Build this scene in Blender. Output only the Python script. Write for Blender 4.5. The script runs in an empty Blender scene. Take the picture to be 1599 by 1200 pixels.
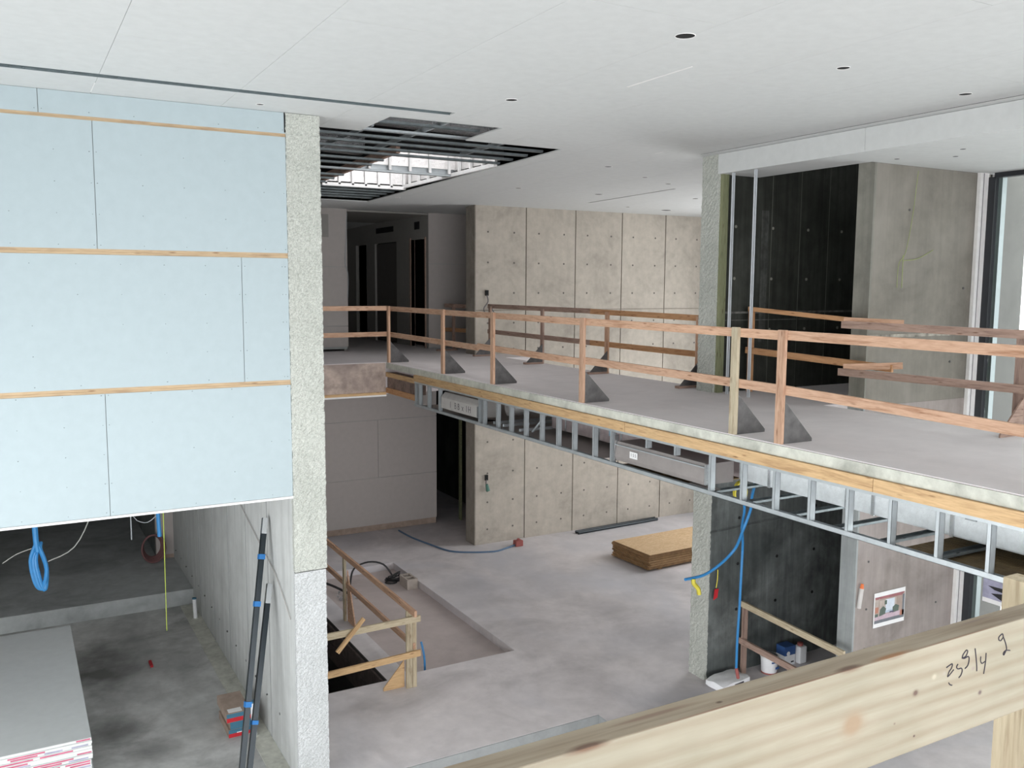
import bpy, bmesh, math, random
from mathutils import Vector, Matrix
random.seed(7)
S = bpy.context.scene
COL = S.collection

# ------------------------------------------------------------------ camera
cam_d = bpy.data.cameras.new('camera'); cam = bpy.data.objects.new('camera', cam_d); COL.objects.link(cam)
cam_d.sensor_width = 36; cam_d.lens = 36 * 1398.4 / 1599; cam_d.clip_start = 0.05; cam_d.clip_end = 300
yw, pt, rl = (math.radians(a) for a in (29.333, 6.2686, 0.318))
fw = Vector((math.sin(yw)*math.cos(pt), math.cos(yw)*math.cos(pt), -math.sin(pt)))
rt = Vector((math.cos(yw), -math.sin(yw), 0)); up = rt.cross(fw)
rt, up = math.cos(rl)*rt + math.sin(rl)*up, -math.sin(rl)*rt + math.cos(rl)*up
cam.matrix_world = Matrix(((rt.x, up.x, -fw.x, 0), (rt.y, up.y, -fw.y, 0), (rt.z, up.z, -fw.z, 1.5), (0, 0, 0, 1)))
S.camera = cam

# ------------------------------------------------------------------ light
S.view_settings.view_transform = 'Standard'; S.view_settings.look = 'None'
S.view_settings.gamma = 1.0; S.view_settings.use_curve_mapping = False
S.view_settings.exposure = 0.0
W = bpy.data.worlds.new('overcast_sky'); S.world = W; W.use_nodes = True
bg = W.node_tree.nodes['Background']; bg.inputs[0].default_value = (0.975, 0.985, 1.0, 1); bg.inputs[1].default_value = 5.6
def portal(name, loc, rot, sx, sy):
    d = bpy.data.lights.new(name, 'AREA'); d.shape = 'RECTANGLE'; d.size = sx; d.size_y = sy; d.cycles.is_portal = True
    o = bpy.data.objects.new(name, d); COL.objects.link(o); o.location = loc; o.rotation_euler = rot
H = math.pi/2
portal('daylight_behind_camera', (3.9, -6.0, -0.4), (H, 0, 0), 15.6, 7.4)
portal('daylight_right_glazing', (11.95, .8, -0.6), (0, H, 0), 7.2, 13.4)
portal('daylight_far_right', (16.05, 13.6, -0.6), (0, H, 0), 7.0, 3.6)
portal('added_daylight_left_lower', (-4.05, 2, -2.4), (0, -H, 0), 3.8, 15.6)  # portal of an unseen opening, added to light the left-facing lower walls
portal('daylight_skylight', (5.8, 14.05, 4.55), (0, 0, 0), 1.5, 3.5)
S.cycles.max_bounces = 10; S.cycles.diffuse_bounces = 7; S.cycles.glossy_bounces = 4
S.cycles.sample_clamp_indirect = 6.0
S.cycles.caustics_reflective = False; S.cycles.caustics_refractive = False

# ------------------------------------------------------------------ materials
class NT:
    def __init__(s, name):
        s.m = bpy.data.materials.new(name); s.m.use_nodes = True; s.t = s.m.node_tree
        s.b = s.t.nodes['Principled BSDF']
    def n(s, typ, **k):
        o = s.t.nodes.new(typ)
        for a, v in k.items():
            if a in ('operation', 'blend_type', 'data_type', 'feature', 'wave_type', 'bands_direction', 'noise_dimensions', 'clamp'): setattr(o, a, v)
            else: o.inputs[a].default_value = v
        return o
    def l(s, a, b): s.t.links.new(a, b)
    def coord(s, scale=(1, 1, 1), rand=False):
        tc = s.t.nodes.new('ShaderNodeTexCoord'); mp = s.t.nodes.new('ShaderNodeMapping')
        mp.inputs['Scale'].default_value = scale
        if rand:
            oi = s.t.nodes.new('ShaderNodeObjectInfo'); ml = s.n('ShaderNodeMath', operation='MULTIPLY'); ml.inputs[1].default_value = 37.0
            s.l(oi.outputs['Random'], ml.inputs[0]); ad = s.n('ShaderNodeVectorMath', operation='ADD')
            s.l(tc.outputs['Object'], ad.inputs[0]); s.l(ml.outputs[0], ad.inputs[1]); s.l(ad.outputs[0], mp.inputs[0])
        else: s.l(tc.outputs['Object'], mp.inputs[0])
        return mp.outputs[0]
    def noise(s, co, sc, det=4, rough=.55, dist=0):
        o = s.n('ShaderNodeTexNoise'); o.inputs['Scale'].default_value = sc; o.inputs['Detail'].default_value = det
        o.inputs['Roughness'].default_value = rough; o.inputs['Distortion'].default_value = dist
        s.l(co, o.inputs['Vector']); return o.outputs['Fac']
    def ramp(s, f, stops):
        o = s.t.nodes.new('ShaderNodeValToRGB'); e = o.color_ramp.elements
        while len(e) < len(stops): e.new(0.5)
        for i, (p, c) in enumerate(stops):
            e[i].position = p; e[i].color = (*c, 1) if len(c) == 3 else c
        s.l(f, o.inputs[0]); return o.outputs[0]
    def mix(s, a, b, f, mode='MIX'):
        o = s.t.nodes.new('ShaderNodeMix'); o.data_type = 'RGBA'; o.blend_type = mode
        for sk, v in ((o.inputs[6], a), (o.inputs[7], b), (o.inputs[0], f)):
            if isinstance(v, (int, float)): sk.default_value = v
            elif isinstance(v, tuple): sk.default_value = (*v, 1)
            else: s.l(v, sk)
        return o.outputs[2]
    def bump(s, f, st, d=.01):
        o = s.t.nodes.new('ShaderNodeBump'); o.inputs['Strength'].default_value = st; o.inputs['Distance'].default_value = d
        s.l(f, o.inputs['Height']); s.l(o.outputs[0], s.b.inputs['Normal'])
    def fin(s, col, rough=.8, metal=0.0, spec=.3):
        if isinstance(col, tuple): s.b.inputs['Base Color'].default_value = (*col, 1)
        else: s.l(col, s.b.inputs['Base Color'])
        s.b.inputs['Roughness'].default_value = rough; s.b.inputs['Metallic'].default_value = metal
        s.b.inputs['Specular IOR Level'].default_value = spec
        return s.m
def k(c, f): return tuple(x*f for x in c)
def conc(name, c, var=.25, sc=.7, streak=0, rough=.85, tint=None, spec=.3):
    t = NT(name); co = t.coord()
    a = t.noise(co, sc, 6, .65, .6); b = t.noise(co, sc*6, 5, .6); f = t.noise(co, 60, 3, .6)
    col = t.ramp(a, [(.3, k(c, 1-var)), (.5, c), (.72, k(c, 1+var*.55))])
    c2 = t.ramp(b, [(.3, k((1, 1, 1), 1-var*.8)), (.7, (1, 1, 1))])
    col = t.mix(col, c2, .8, 'MULTIPLY')
    if tint: col = t.mix(col, tint, t.ramp(t.noise(co, sc*.55, 4, .5, 1), [(.45, (0, 0, 0)), (.7, (.8, .8, .8))]))
    if streak:
        cs = t.coord((9, 9, .5)); st = t.noise(cs, 1.0, 6, .7)
        col = t.mix(col, t.ramp(st, [(.38, k((1, 1, 1), 1-streak)), (.6, (1, 1, 1))]), .9, 'MULTIPLY')
    t.bump(t.mix(f, b, .5), .25, .006)
    return t.fin(col, rough, 0, spec)
def wood(name, c, dark, sc=1.0, rough=.75, rand=.25, sat=None, knots=None, top_knots=None):
    t = NT(name); co = t.coord((1.2*sc, 14*sc, 14*sc), True)
    a = t.noise(co, 1.6, 5, .6, 1.2); b = t.noise(co, 7, 4, .6, .5)
    col = t.ramp(a, [(.32, dark), (.5, c), (.75, k(c, 1.12))])
    col = t.mix(col, t.ramp(b, [(.35, (.72, .68, .62)), (.6, (1, 1, 1))]), .55, 'MULTIPLY')
    oi = t.t.nodes.new('ShaderNodeObjectInfo')
    col = t.mix(col, t.ramp(oi.outputs['Random'], [(0, k((1, 1, 1), 1-rand)), (.5, (1, .97, .93)), (1, (1, 1, 1))]), .8, 'MULTIPLY')
    kn = t.coord((3.3, 16, 16), True); v = t.t.nodes.new('ShaderNodeTexVoronoi'); v.inputs['Scale'].default_value = 1.0
    t.l(kn, v.inputs['Vector'])
    col = t.mix(col, t.ramp(v.outputs['Distance'], [(.05, (.30, .18, .12)), (.16, (1, 1, 1))]), .75, 'MULTIPLY')
    t.bump(b, .2, .003)
    return t.fin(col, rough, 0, .25)
def flat(name, c, rough=.6, metal=0.0, spec=.4, nz=.06, bump=0):
    t = NT(name); co = t.coord(); a = t.noise(co, 9, 4)
    col = t.ramp(a, [(.3, k(c, 1-nz)), (.7, k(c, 1+nz))])
    if bump: t.bump(t.noise(co, 45, 4), bump, .004)
    return t.fin(col, rough, metal, spec)

M = {}
M['floor'] = conc('floor_concrete', (.69, .65, .655), .24, .6, tint=(.52, .52, .56), rough=.75)
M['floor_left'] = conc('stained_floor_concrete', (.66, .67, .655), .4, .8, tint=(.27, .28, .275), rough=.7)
def blotch(mat, spots, c):
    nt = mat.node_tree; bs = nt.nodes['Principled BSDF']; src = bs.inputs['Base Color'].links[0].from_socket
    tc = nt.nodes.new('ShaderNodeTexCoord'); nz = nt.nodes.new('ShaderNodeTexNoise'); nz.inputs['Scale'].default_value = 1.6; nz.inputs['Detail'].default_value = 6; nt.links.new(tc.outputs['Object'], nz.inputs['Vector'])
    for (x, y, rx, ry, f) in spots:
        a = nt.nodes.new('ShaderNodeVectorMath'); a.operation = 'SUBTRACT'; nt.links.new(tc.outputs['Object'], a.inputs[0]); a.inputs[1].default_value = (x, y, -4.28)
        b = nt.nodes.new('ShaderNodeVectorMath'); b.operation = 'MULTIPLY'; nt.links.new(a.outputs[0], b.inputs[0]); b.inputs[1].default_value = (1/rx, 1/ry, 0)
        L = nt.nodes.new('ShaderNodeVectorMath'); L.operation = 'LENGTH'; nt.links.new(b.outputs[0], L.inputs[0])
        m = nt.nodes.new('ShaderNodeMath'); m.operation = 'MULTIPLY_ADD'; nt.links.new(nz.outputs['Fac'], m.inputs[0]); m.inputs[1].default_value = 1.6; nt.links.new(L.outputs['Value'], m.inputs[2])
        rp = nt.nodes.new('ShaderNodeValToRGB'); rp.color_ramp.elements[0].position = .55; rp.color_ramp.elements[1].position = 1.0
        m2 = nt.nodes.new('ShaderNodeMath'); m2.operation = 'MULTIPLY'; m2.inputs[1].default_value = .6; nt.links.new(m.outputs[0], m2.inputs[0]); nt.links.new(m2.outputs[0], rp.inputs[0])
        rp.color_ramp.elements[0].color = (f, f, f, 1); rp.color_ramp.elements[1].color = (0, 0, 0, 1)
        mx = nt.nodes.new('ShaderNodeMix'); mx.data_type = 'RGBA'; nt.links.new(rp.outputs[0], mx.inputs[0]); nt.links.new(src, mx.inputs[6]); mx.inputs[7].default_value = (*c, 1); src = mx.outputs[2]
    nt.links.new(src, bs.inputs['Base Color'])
blotch(M['floor_left'], [(.95, 14.3, .75, 1.3, .9), (.9, 12.2, .6, .7, .75), (1.3, 11.4, .5, .5, .5)], (.13, .13, .125))  # darker blotches on the floor beside and behind the drywall stack
blotch(M['floor'], [(11.2, 13.6, 1.4, .9, .55), (9.2, 12.9, 1.2, .8, .3), (8.0, 9.2, .9, .6, .3), (7.6, 15.0, .9, .5, .2)], (.30, .29, .30))
M['recess'] = conc('brownish_recess_concrete', (.53, .465, .45), .16, .6)
M['raised'] = conc('grey_floor_concrete', (.50, .53, .53), .3, .9, rough=.75)
M['floor_up'] = conc('upper_floor_concrete', (.70, .655, .66), .1, .6, rough=.8)
M['edge'] = conc('slab_edge_concrete', (.63, .64, .57), .32, 2.2, rough=.9)
M['fascia'] = conc('weathered_fascia_concrete', (.58, .47, .41), .5, 1.6, rough=.9, tint=(.20, .16, .15))
M['fair'] = conc('fair_faced_concrete', (.49, .445, .385), .24, 1.1, streak=.05)
M['leftwall'] = conc('grey_board_marked_concrete', (.60, .62, .61), .14, .8, streak=.18)
M['black'] = conc('black_stain_shade_concrete', (.060, .064, .055), .55, .9, streak=.45, rough=.55, tint=(.024, .026, .021))  # stained wall black, also used for the darkness of unlit rooms
M['dark'] = conc('streaked_dark_concrete', (.21, .23, .225), .6, .8, streak=.35, rough=.55, tint=(.055, .065, .065))
M['brown'] = conc('brown_grey_concrete', (.225, .21, .18), .25, .9, streak=.1, tint=(.29, .27, .24))
M['brownlow'] = conc('pale_brown_concrete', (.33, .29, .27), .25, .9, streak=.14, tint=(.38, .34, .33))
M['plaster'] = conc('lime_washed_concrete', (.125, .12, .115), .12, .7)
M['slotmetal'] = None
M['void_dark'] = flat('void_shade', (.03, .026, .024), .95)  # near-black for shaft and roof underside, their darkness put into the colour
def hammered(name, c):
    t = NT(name); co = t.coord(); a = t.noise(co, 75, 5, .75); b = t.noise(co, 2.2, 4, .6)
    col = t.ramp(a, [(.36, k(c, .66)), (.5, c), (.66, k(c, 1.28))])
    col = t.mix(col, t.ramp(b, [(.3, (.82, .83, .82)), (.7, (1, 1, 1))]), .8, 'MULTIPLY')
    t.bump(a, .6, .006); return t.fin(col, .95, 0, .2)
M['hammer'] = hammered('bush_hammered_concrete', (.50, .515, .475))
M['hammerlow'] = hammered('lower_bush_hammered_concrete', (.56, .575, .58))
M['gyp'] = flat('white_gypsum_board', (.60, .615, .61), .85, nz=.03)
M['gypwarm'] = flat('grey_gypsum_board', (.46, .425, .405), .85, nz=.03)
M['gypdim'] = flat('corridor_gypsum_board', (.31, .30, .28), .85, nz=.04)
M['blue'] = flat('pale_blue_gypsum_board', (.40, .472, .497), .85, nz=.025)
M['joint'] = flat('dark_joint', (.10, .10, .10), .9)
M['jointlt'] = flat('grey_joint', (.36, .38, .38), .9)
M['screw'] = flat('screw_head', (.16, .18, .19), .6)
M['reveal'] = wood('tan_reveal_wood', (.50, .38, .25), (.38, .27, .18), .6, rand=.05)
M['pine'] = wood('pine_lumber', (.61, .40, .285), (.42, .235, .15), 1)
M['pine2'] = wood('orange_pine_lumber', (.56, .32, .17), (.40, .20, .1), 1)
M['greypine'] = wood('weathered_pine_lumber', (.42, .30, .25), (.28, .19, .16), 1)
M['palepine'] = wood('pale_pine_lumber', (.56, .49, .36), (.36, .28, .19), 1)
M['nailer'] = wood('yellow_pine_nailer', (.62, .43, .24), (.44, .28, .15), .9)
M['greenwood'] = wood('treated_green_lumber', (.235, .25, .15), (.16, .18, .10), 1)
M['ply'] = flat('dark_formply', (.095, .09, .09), .5, nz=.35, spec=.5)
M['osb'] = None
t = NT('oriented_strand_board'); co = t.coord((2.2, 16, 6)); a = t.noise(co, 2.2, 6, .75, 2.5)
M['osb'] = t.fin(t.ramp(a, [(.3, (.34, .20, .09)), (.5, (.62, .43, .25)), (.7, (.80, .63, .43))]), .8)
M['osbedge'] = flat('strand_board_edge', (.24, .14, .065), .85, nz=.3)
M['steel'] = flat('galvanised_steel', (.50, .54, .56), .42, .55, nz=.08)
M['reflectzinc'] = flat('zinc_painted_reflection', (.62, .66, .70), .35, .15)  # bright reflections of the studs put into a pale base colour
M['darksteel'] = flat('shaded_zinc_channel', (.22, .25, .26), .4, .6, nz=.2)
M['steelmatte'] = flat('dull_galvanised_steel', (.40, .43, .45), .5, .35, nz=.08)
def foil(name, c, bump=.5, metal=.75, rough=.28):
    t = NT(name); co = t.coord(); a = t.noise(co, 18, 5, .65); b = t.noise(co, 90, 3)
    t.bump(t.mix(a, b, .4), bump, .02); return t.fin(t.ramp(a, [(.3, k(c, .85)), (.7, c)]), rough, metal, .5)
M['foil'] = foil('silver_foil', (.85, .83, .82), .9)
M['slotmetal'] = foil('dark_slot_metal', (.17, .21, .22), .9, .6, .3)
M['ductfoil'] = foil('pale_duct_foil', (.86, .92, .94), .5, .12, .4)
M['kraft'] = flat('pinkish_kraft_facing', (.40, .34, .34), .7, nz=.2)
M['pinktape'] = flat('faded_red_facing', (.36, .22, .22), .7, nz=.4)
M['blackmetal'] = flat('black_anodised_frame', (.022, .024, .028), .35)
M['greymetal'] = flat('grey_painted_frame', (.22, .26, .27), .4)
M['white'] = flat('white_paint', (.78, .77, .76), .5)
M['whiteplastic'] = flat('white_plastic', (.85, .86, .88), .35)
M['bluehose'] = flat('blue_hose', (.035, .22, .50), .35)
M['navyhose'] = flat('dusty_blue_hose', (.10, .17, .27), .6)
M['bluetape'] = flat('blue_masking_tape', (.025, .17, .46), .6)
M['black'+'cable'] = flat('black_cable', (.02, .02, .022), .5)
M['bar'] = flat('dark_slate_anodised_bar', (.022, .03, .036), .3, .3)
M['chrome'] = flat('bright_aluminium', (.7, .72, .74), .25, .9)
M['red'] = flat('red_print', (.50, .02, .03), .5)
M['teal'] = flat('teal_blue_print', (.05, .16, .24), .5)
M['blueprint'] = flat('blue_print', (.04, .10, .28), .5)
M['card'] = flat('brown_cardboard', (.36, .28, .23), .85, nz=.15)
M['label'] = flat('white_paper', (.80, .80, .80), .7, nz=.02)
M['ink'] = flat('black_ink', (.035, .03, .045), .7)
M['inkgrey'] = flat('grey_marker_ink', (.17, .16, .17), .7)
M['yellow'] = flat('yellow_cord', (.60, .52, .06), .6)
M['lime'] = flat('fluorescent_lime_string', (.50, .62, .10), .6)
M['orange'] = flat('orange_plastic', (.75, .18, .05), .5)
M['reddust'] = flat('dusty_red_plastic', (.34, .10, .09), .7)
M['brownhose'] = flat('dusty_maroon_hose', (.20, .10, .10), .7)
M['block'] = flat('concrete_masonry', (.42, .37, .33), .95, nz=.12, bump=.4)
M['hole'] = flat('dark_opening', (.012, .012, .012), .9)
M['drywallgrey'] = flat('grey_drywall_face', (.60, .64, .645), .85, nz=.03)
M['gypedge'] = flat('white_drywall_edge', (.62, .63, .62), .8, nz=.04)
M['pinkprint'] = flat('magenta_edge_tape', (.50, .12, .20), .7, nz=.2)
M['greyprint'] = flat('grey_violet_edge_tape', (.34, .34, .45), .7, nz=.2)
M['sign'] = flat('aged_white_panel', (.56, .54, .52), .5)
M['lampbox'] = flat('silver_grey_steel_box', (.30, .275, .265), .5, .1)
M['ground'] = conc('pale_paving', (.55, .55, .53), .1, .3)
def glass():
    m = bpy.data.materials.new('clear_glazing'); m.use_nodes = True; t = m.node_tree; t.nodes.clear()
    o = t.nodes.new('ShaderNodeOutputMaterial'); a = t.nodes.new('ShaderNodeBsdfTransparent'); a.inputs[0].default_value = (.93, .96, .95, 1)
    b = t.nodes.new('ShaderNodeBsdfGlossy'); b.inputs['Roughness'].default_value = .03; mx = t.nodes.new('ShaderNodeMixShader')
    fr = t.nodes.new('ShaderNodeFresnel'); fr.inputs[0].default_value = 1.45
    t.links.new(fr.outputs[0], mx.inputs[0]); t.links.new(a.outputs[0], mx.inputs[1]); t.links.new(b.outputs[0], mx.inputs[2]); t.links.new(mx.outputs[0], o.inputs[0]); return m
M['glass'] = glass()
# foreground beam: pale pine, wavy grain and knots at their own places (object space = metres along the beam)
def beam_mat():
    t = NT('foreground_pine'); tc = t.t.nodes.new('ShaderNodeTexCoord'); P = tc.outputs['Object']
    co = t.coord((1.1, 9, 9)); w = t.n('ShaderNodeTexWave', wave_type='BANDS', bands_direction='Z')
    w.inputs['Scale'].default_value = 1.5; w.inputs['Distortion'].default_value = 9; w.inputs['Detail'].default_value = 3; w.inputs['Detail Scale'].default_value = .45
    t.l(co, w.inputs['Vector']); a = t.noise(t.coord((4, 60, 60)), 1.5, 5, .6, .4); b = t.noise(t.coord((5, 9, 9)), 1.3, 3)
    col = t.ramp(w.outputs['Fac'], [(.0, (.365, .32, .245)), (.25, (.385, .345, .265)), (1, (.415, .38, .30))])
    col = t.mix(col, t.ramp(a, [(.3, (.86, .83, .78)), (.6, (1, 1, 1))]), .7, 'MULTIPLY')
    col = t.mix(col, t.ramp(b, [(.3, (.84, .86, .84)), (.65, (1, 1, 1))]), .7, 'MULTIPLY')
    for (x, z, r, c) in ((.896, .957, .017, (.36, .27, .185)), (1.015, .971, .0045, (.16, .11, .09)), (1.155, .94, .0035, (.17, .13, .12)), (1.017, .911, .0018, (.12, .08, .07)),
                         (1.136, .979, .0028, (.35, .30, .26)), (.976, .938, .0016, (.25, .2, .16)), (1.052, .985, .004, (.50, .46, .36)), (.76, .93, .003, (.2, .15, .12)), (1.073, .985, .003, (.4, .36, .3))):
        m = t.n('ShaderNodeVectorMath', operation='SUBTRACT'); t.l(P, m.inputs[0]); m.inputs[1].default_value = (x, .72, z)
        s2 = t.n('ShaderNodeVectorMath', operation='MULTIPLY'); t.l(m.outputs[0], s2.inputs[0]); s2.inputs[1].default_value = (.8, .3, 1)
        L = t.n('ShaderNodeVectorMath', operation='LENGTH'); t.l(s2.outputs[0], L.inputs[0])
        d = t.n('ShaderNodeMath', operation='DIVIDE'); t.l(L.outputs['Value'], d.inputs[0]); d.inputs[1].default_value = r
        d2 = t.n('ShaderNodeMath', operation='MULTIPLY'); t.l(d.outputs[0], d2.inputs[0]); d2.inputs[1].default_value = .5
        col = t.mix(col, c, t.ramp(d2.outputs[0], [(.25, (1, 1, 1)), (.5, (.25, .25, .25)), (.75, (0, 0, 0))]))
    for (x, y, rx, ry) in ((.497, .722, .035, .010), (.968, .716, .040, .006), (.889, .724, .030, .007), (.684, .728, .006, .003), (.62, .735, .09, .006)):
        m = t.n('ShaderNodeVectorMath', operation='SUBTRACT'); t.l(P, m.inputs[0]); m.inputs[1].default_value = (x, y, 1.03)
        s2 = t.n('ShaderNodeVectorMath', operation='DIVIDE'); t.l(m.outputs[0], s2.inputs[0]); s2.inputs[1].default_value = (rx, ry, .006)
        L = t.n('ShaderNodeVectorMath', operation='LENGTH'); t.l(s2.outputs[0], L.inputs[0])
        col = t.mix(col, (.20, .115, .075), t.ramp(L.outputs['Value'], [(.35, (.9, .9, .9)), (1, (0, 0, 0))]))
    t.bump(a, .25, .002)
    return t.fin(col, .7, 0, .25)
M['beam'] = beam_mat()
t = NT('weathered_beam_top'); a = t.noise(t.coord((2, 45, 45)), 1.5, 5, .6, .6); b = t.noise(t.coord((3, 12, 12)), 1, 3)
col = t.mix(t.ramp(a, [(.3, (.27, .22, .165)), (.6, (.40, .35, .27))]), t.ramp(b, [(.35, (.7, .62, .55)), (.6, (1, 1, 1))]), .8, 'MULTIPLY')
tc_ = t.t.nodes.new('ShaderNodeTexCoord')
for (x, y, rx, ry, c_) in ((.497, .722, .030, .009, (.13, .075, .055)), (.968, .724, .045, .006, (.30, .15, .07)), (.889, .724, .028, .008, (.13, .08, .06)), (.684, .732, .006, .003, (.10, .07, .05)), (.60, .744, .07, .005, (.24, .17, .13)), (.75, .721, .2, .0035, (.22, .13, .09)), (1.10, .721, .12, .003, (.24, .16, .11)), (1.18, .748, .05, .003, (.22, .17, .14))):
    m = t.n('ShaderNodeVectorMath', operation='SUBTRACT'); t.l(tc_.outputs['Object'], m.inputs[0]); m.inputs[1].default_value = (x, y, 1.03)
    s2 = t.n('ShaderNodeVectorMath', operation='MULTIPLY'); t.l(m.outputs[0], s2.inputs[0]); s2.inputs[1].default_value = (1/rx, 1/ry, 0)
    L = t.n('ShaderNodeVectorMath', operation='LENGTH'); t.l(s2.outputs[0], L.inputs[0])
    col = t.mix(col, c_, t.ramp(L.outputs['Value'], [(.4, (.85, .85, .85)), (1, (0, 0, 0))]))
M['beamtop'] = t.fin(col, .8)

# ------------------------------------------------------------------ mesh helpers
class B:
    def __init__(s): s.v = []; s.f = []; s.mi = []
    def add(s, vs, fs, mi=0):
        o = len(s.v); s.v += [tuple(v) for v in vs]; s.f += [tuple(i+o for i in f) for f in fs]; s.mi += [mi]*len(fs); return s
    def box(s, a, b, mi=0):
        x0, y0, z0 = a; x1, y1, z1 = b
        vs = [(x0, y0, z0), (x1, y0, z0), (x1, y1, z0), (x0, y1, z0), (x0, y0, z1), (x1, y0, z1), (x1, y1, z1), (x0, y1, z1)]
        return s.add(vs, [(0, 3, 2, 1), (4, 5, 6, 7), (0, 1, 5, 4), (1, 2, 6, 5), (2, 3, 7, 6), (3, 0, 4, 7)], mi)
    def prism(s, poly, off, mi=0):
        n = len(poly); off = Vector(off); a = [Vector(p) for p in poly]; b = [p+off for p in a]
        return s.add(a+b, [tuple(range(n))[::-1], tuple(range(n, 2*n))] + [(i, (i+1) % n, n+(i+1) % n, n+i) for i in range(n)], mi)
    def cyl(s, p0, p1, r0, r1=None, n=14, mi=0, cap=True):
        p0 = Vector(p0); p1 = Vector(p1); r1 = r0 if r1 is None else r1; d = (p1-p0).normalized()
        u = d.cross(Vector((0, 0, 1)) if abs(d.z) < .9 else Vector((1, 0, 0))).normalized(); w = d.cross(u)
        vs = []
        for p, r in ((p0, r0), (p1, r1)):
            for i in range(n): a = 2*math.pi*i/n; vs.append(p+u*math.cos(a)*r+w*math.sin(a)*r)
        fs = [(i, n+i, n+(i+1) % n, (i+1) % n) for i in range(n)]
        if cap: fs += [tuple(range(n)), tuple(range(2*n-1, n-1, -1))]
        return s.add(vs, fs, mi)
    def tube(s, pts, r, n=8, mi=0, smooth=4):
        P = [Vector(p) for p in pts]
        if smooth and len(P) > 2:
            Q = []
            for i in range(len(P)-1):
                a, b, c, d = P[max(i-1, 0)], P[i], P[i+1], P[min(i+2, len(P)-1)]
                for j in range(smooth):
                    q = j/smooth; Q.append(.5*((2*b)+(c-a)*q+(2*a-5*b+4*c-d)*q*q+(3*b-a-3*c+d)*q**3))
            Q.append(P[-1]); P = Q
        base = len(s.v); T = (P[1]-P[0]).normalized(); u = T.cross(Vector((.13, .2, 1))).normalized()
        for i, p in enumerate(P):
            T = (P[min(i+1, len(P)-1)]-P[max(i-1, 0)])
            if T.length < 1e-9: T = Vector((0, 0, 1))
            T.normalize(); u = (u-T*u.dot(T)).normalized(); w = T.cross(u)
            for j in range(n): a = 2*math.pi*j/n; s.v.append(tuple(p+(u*math.cos(a)+w*math.sin(a))*r))
        for i in range(len(P)-1):
            for j in range(n):
                s.f.append((base+i*n+j, base+i*n+(j+1) % n, base+(i+1)*n+(j+1) % n, base+(i+1)*n+j)); s.mi.append(mi)
        s.f.append(tuple(base+j for j in range(n))[::-1]); s.f.append(tuple(base+(len(P)-1)*n+j for j in range(n))); s.mi += [mi, mi]
        return s
def link(o, parent=None):
    COL.objects.link(o)
    if parent:
        o.parent = parent; root = parent
        T = Matrix.Translation(Vector(parent['_o'])) if '_o' in parent else Matrix.Identity(4)
        o.matrix_parent_inverse = T.inverted()
        o['_o'] = (0.0, 0.0, 0.0)
    return o
MESHC = {}
def obj(name, b, mats, parent=None, smooth=False, bevel=0, kind=None, origin=None):
    me = bpy.data.meshes.new(name); org = Vector(origin) if origin else Vector((0, 0, 0))
    me.from_pydata([tuple(Vector(v)-org) for v in b.v], [], b.f)
    for m in (mats if isinstance(mats, (list, tuple)) else [mats]): me.materials.append(m)
    me.polygons.foreach_set('material_index', b.mi)
    if smooth: me.polygons.foreach_set('use_smooth', [True]*len(b.f))
    me.update(); o = bpy.data.objects.new(name, me); link(o, parent)
    if origin: o.location = org
    if smooth: md = o.modifiers.new('e', 'EDGE_SPLIT'); md.split_angle = .7
    if bevel: md = o.modifiers.new('b', 'BEVEL'); md.width = bevel; md.segments = 2; md.limit_method = 'ANGLE'
    if kind: o['kind'] = kind
    return o
def tag(o, label, cat, group=None):
    o['label'] = label; o['category'] = cat
    if group: o['group'] = group
    return o
def thing(name, loc, label, cat, group=None):
    o = bpy.data.objects.new(name, None); COL.objects.link(o); o.location = loc; o.empty_display_size = .1
    o['_o'] = tuple(float(c) for c in loc); return tag(o, label, cat, group)
def struct(name, b=None, m=None, **kw):
    if b is None:
        o = bpy.data.objects.new(name, None); COL.objects.link(o); o['_o'] = (0., 0., 0.)
    else: o = obj(name, b, m, **kw)
    o['kind'] = 'structure'; return o
PL = {}
def plank(name, p0, p1, w, h, m, parent, wdir=(0, 0, 1), bevel=.0015):
    """lumber from p0 to p1; h along wdir, w across; grain along local X"""
    p0 = Vector(p0); p1 = Vector(p1); L = (p1-p0).length; X = (p1-p0).normalized(); Z = Vector(wdir); Z = (Z-X*Z.dot(X)).normalized(); Y = Z.cross(X)
    key = (round(L, 4), w, h, m.name)
    if key not in PL:
        me = bpy.data.meshes.new(name); q = B().box((0, -w/2, -h/2), (L, w/2, h/2)); me.from_pydata(q.v, [], q.f); me.materials.append(m); me.update(); PL[key] = me
    o = bpy.data.objects.new(name, PL[key]); link(o, parent)
    R = Matrix((X, Y, Z)).transposed().to_4x4(); R.translation = p0; o.matrix_basis = R
    return o
def cut(rects, holes):
    out = list(rects)
    for hx0, hy0, hx1, hy1 in holes:
        nx = []
        for x0, y0, x1, y1 in out:
            if hx1 <= x0 or hx0 >= x1 or hy1 <= y0 or hy0 >= y1: nx.append((x0, y0, x1, y1)); continue
            if x0 < hx0: nx.append((x0, y0, hx0, y1))
            if x1 > hx1: nx.append((hx1, y0, x1, y1))
            a, b = max(x0, hx0), min(x1, hx1)
            if y0 < hy0: nx.append((a, y0, b, hy0))
            if y1 > hy1: nx.append((a, hy1, b, y1))
        out = nx
    return [r for r in out if r[2]-r[0] > 1e-4 and r[3]-r[1] > 1e-4]

ZL = -4.28     # lower floor
X0, X1, Y0, Y1 = -4.0, 16.0, -6.0, 26.0
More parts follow.
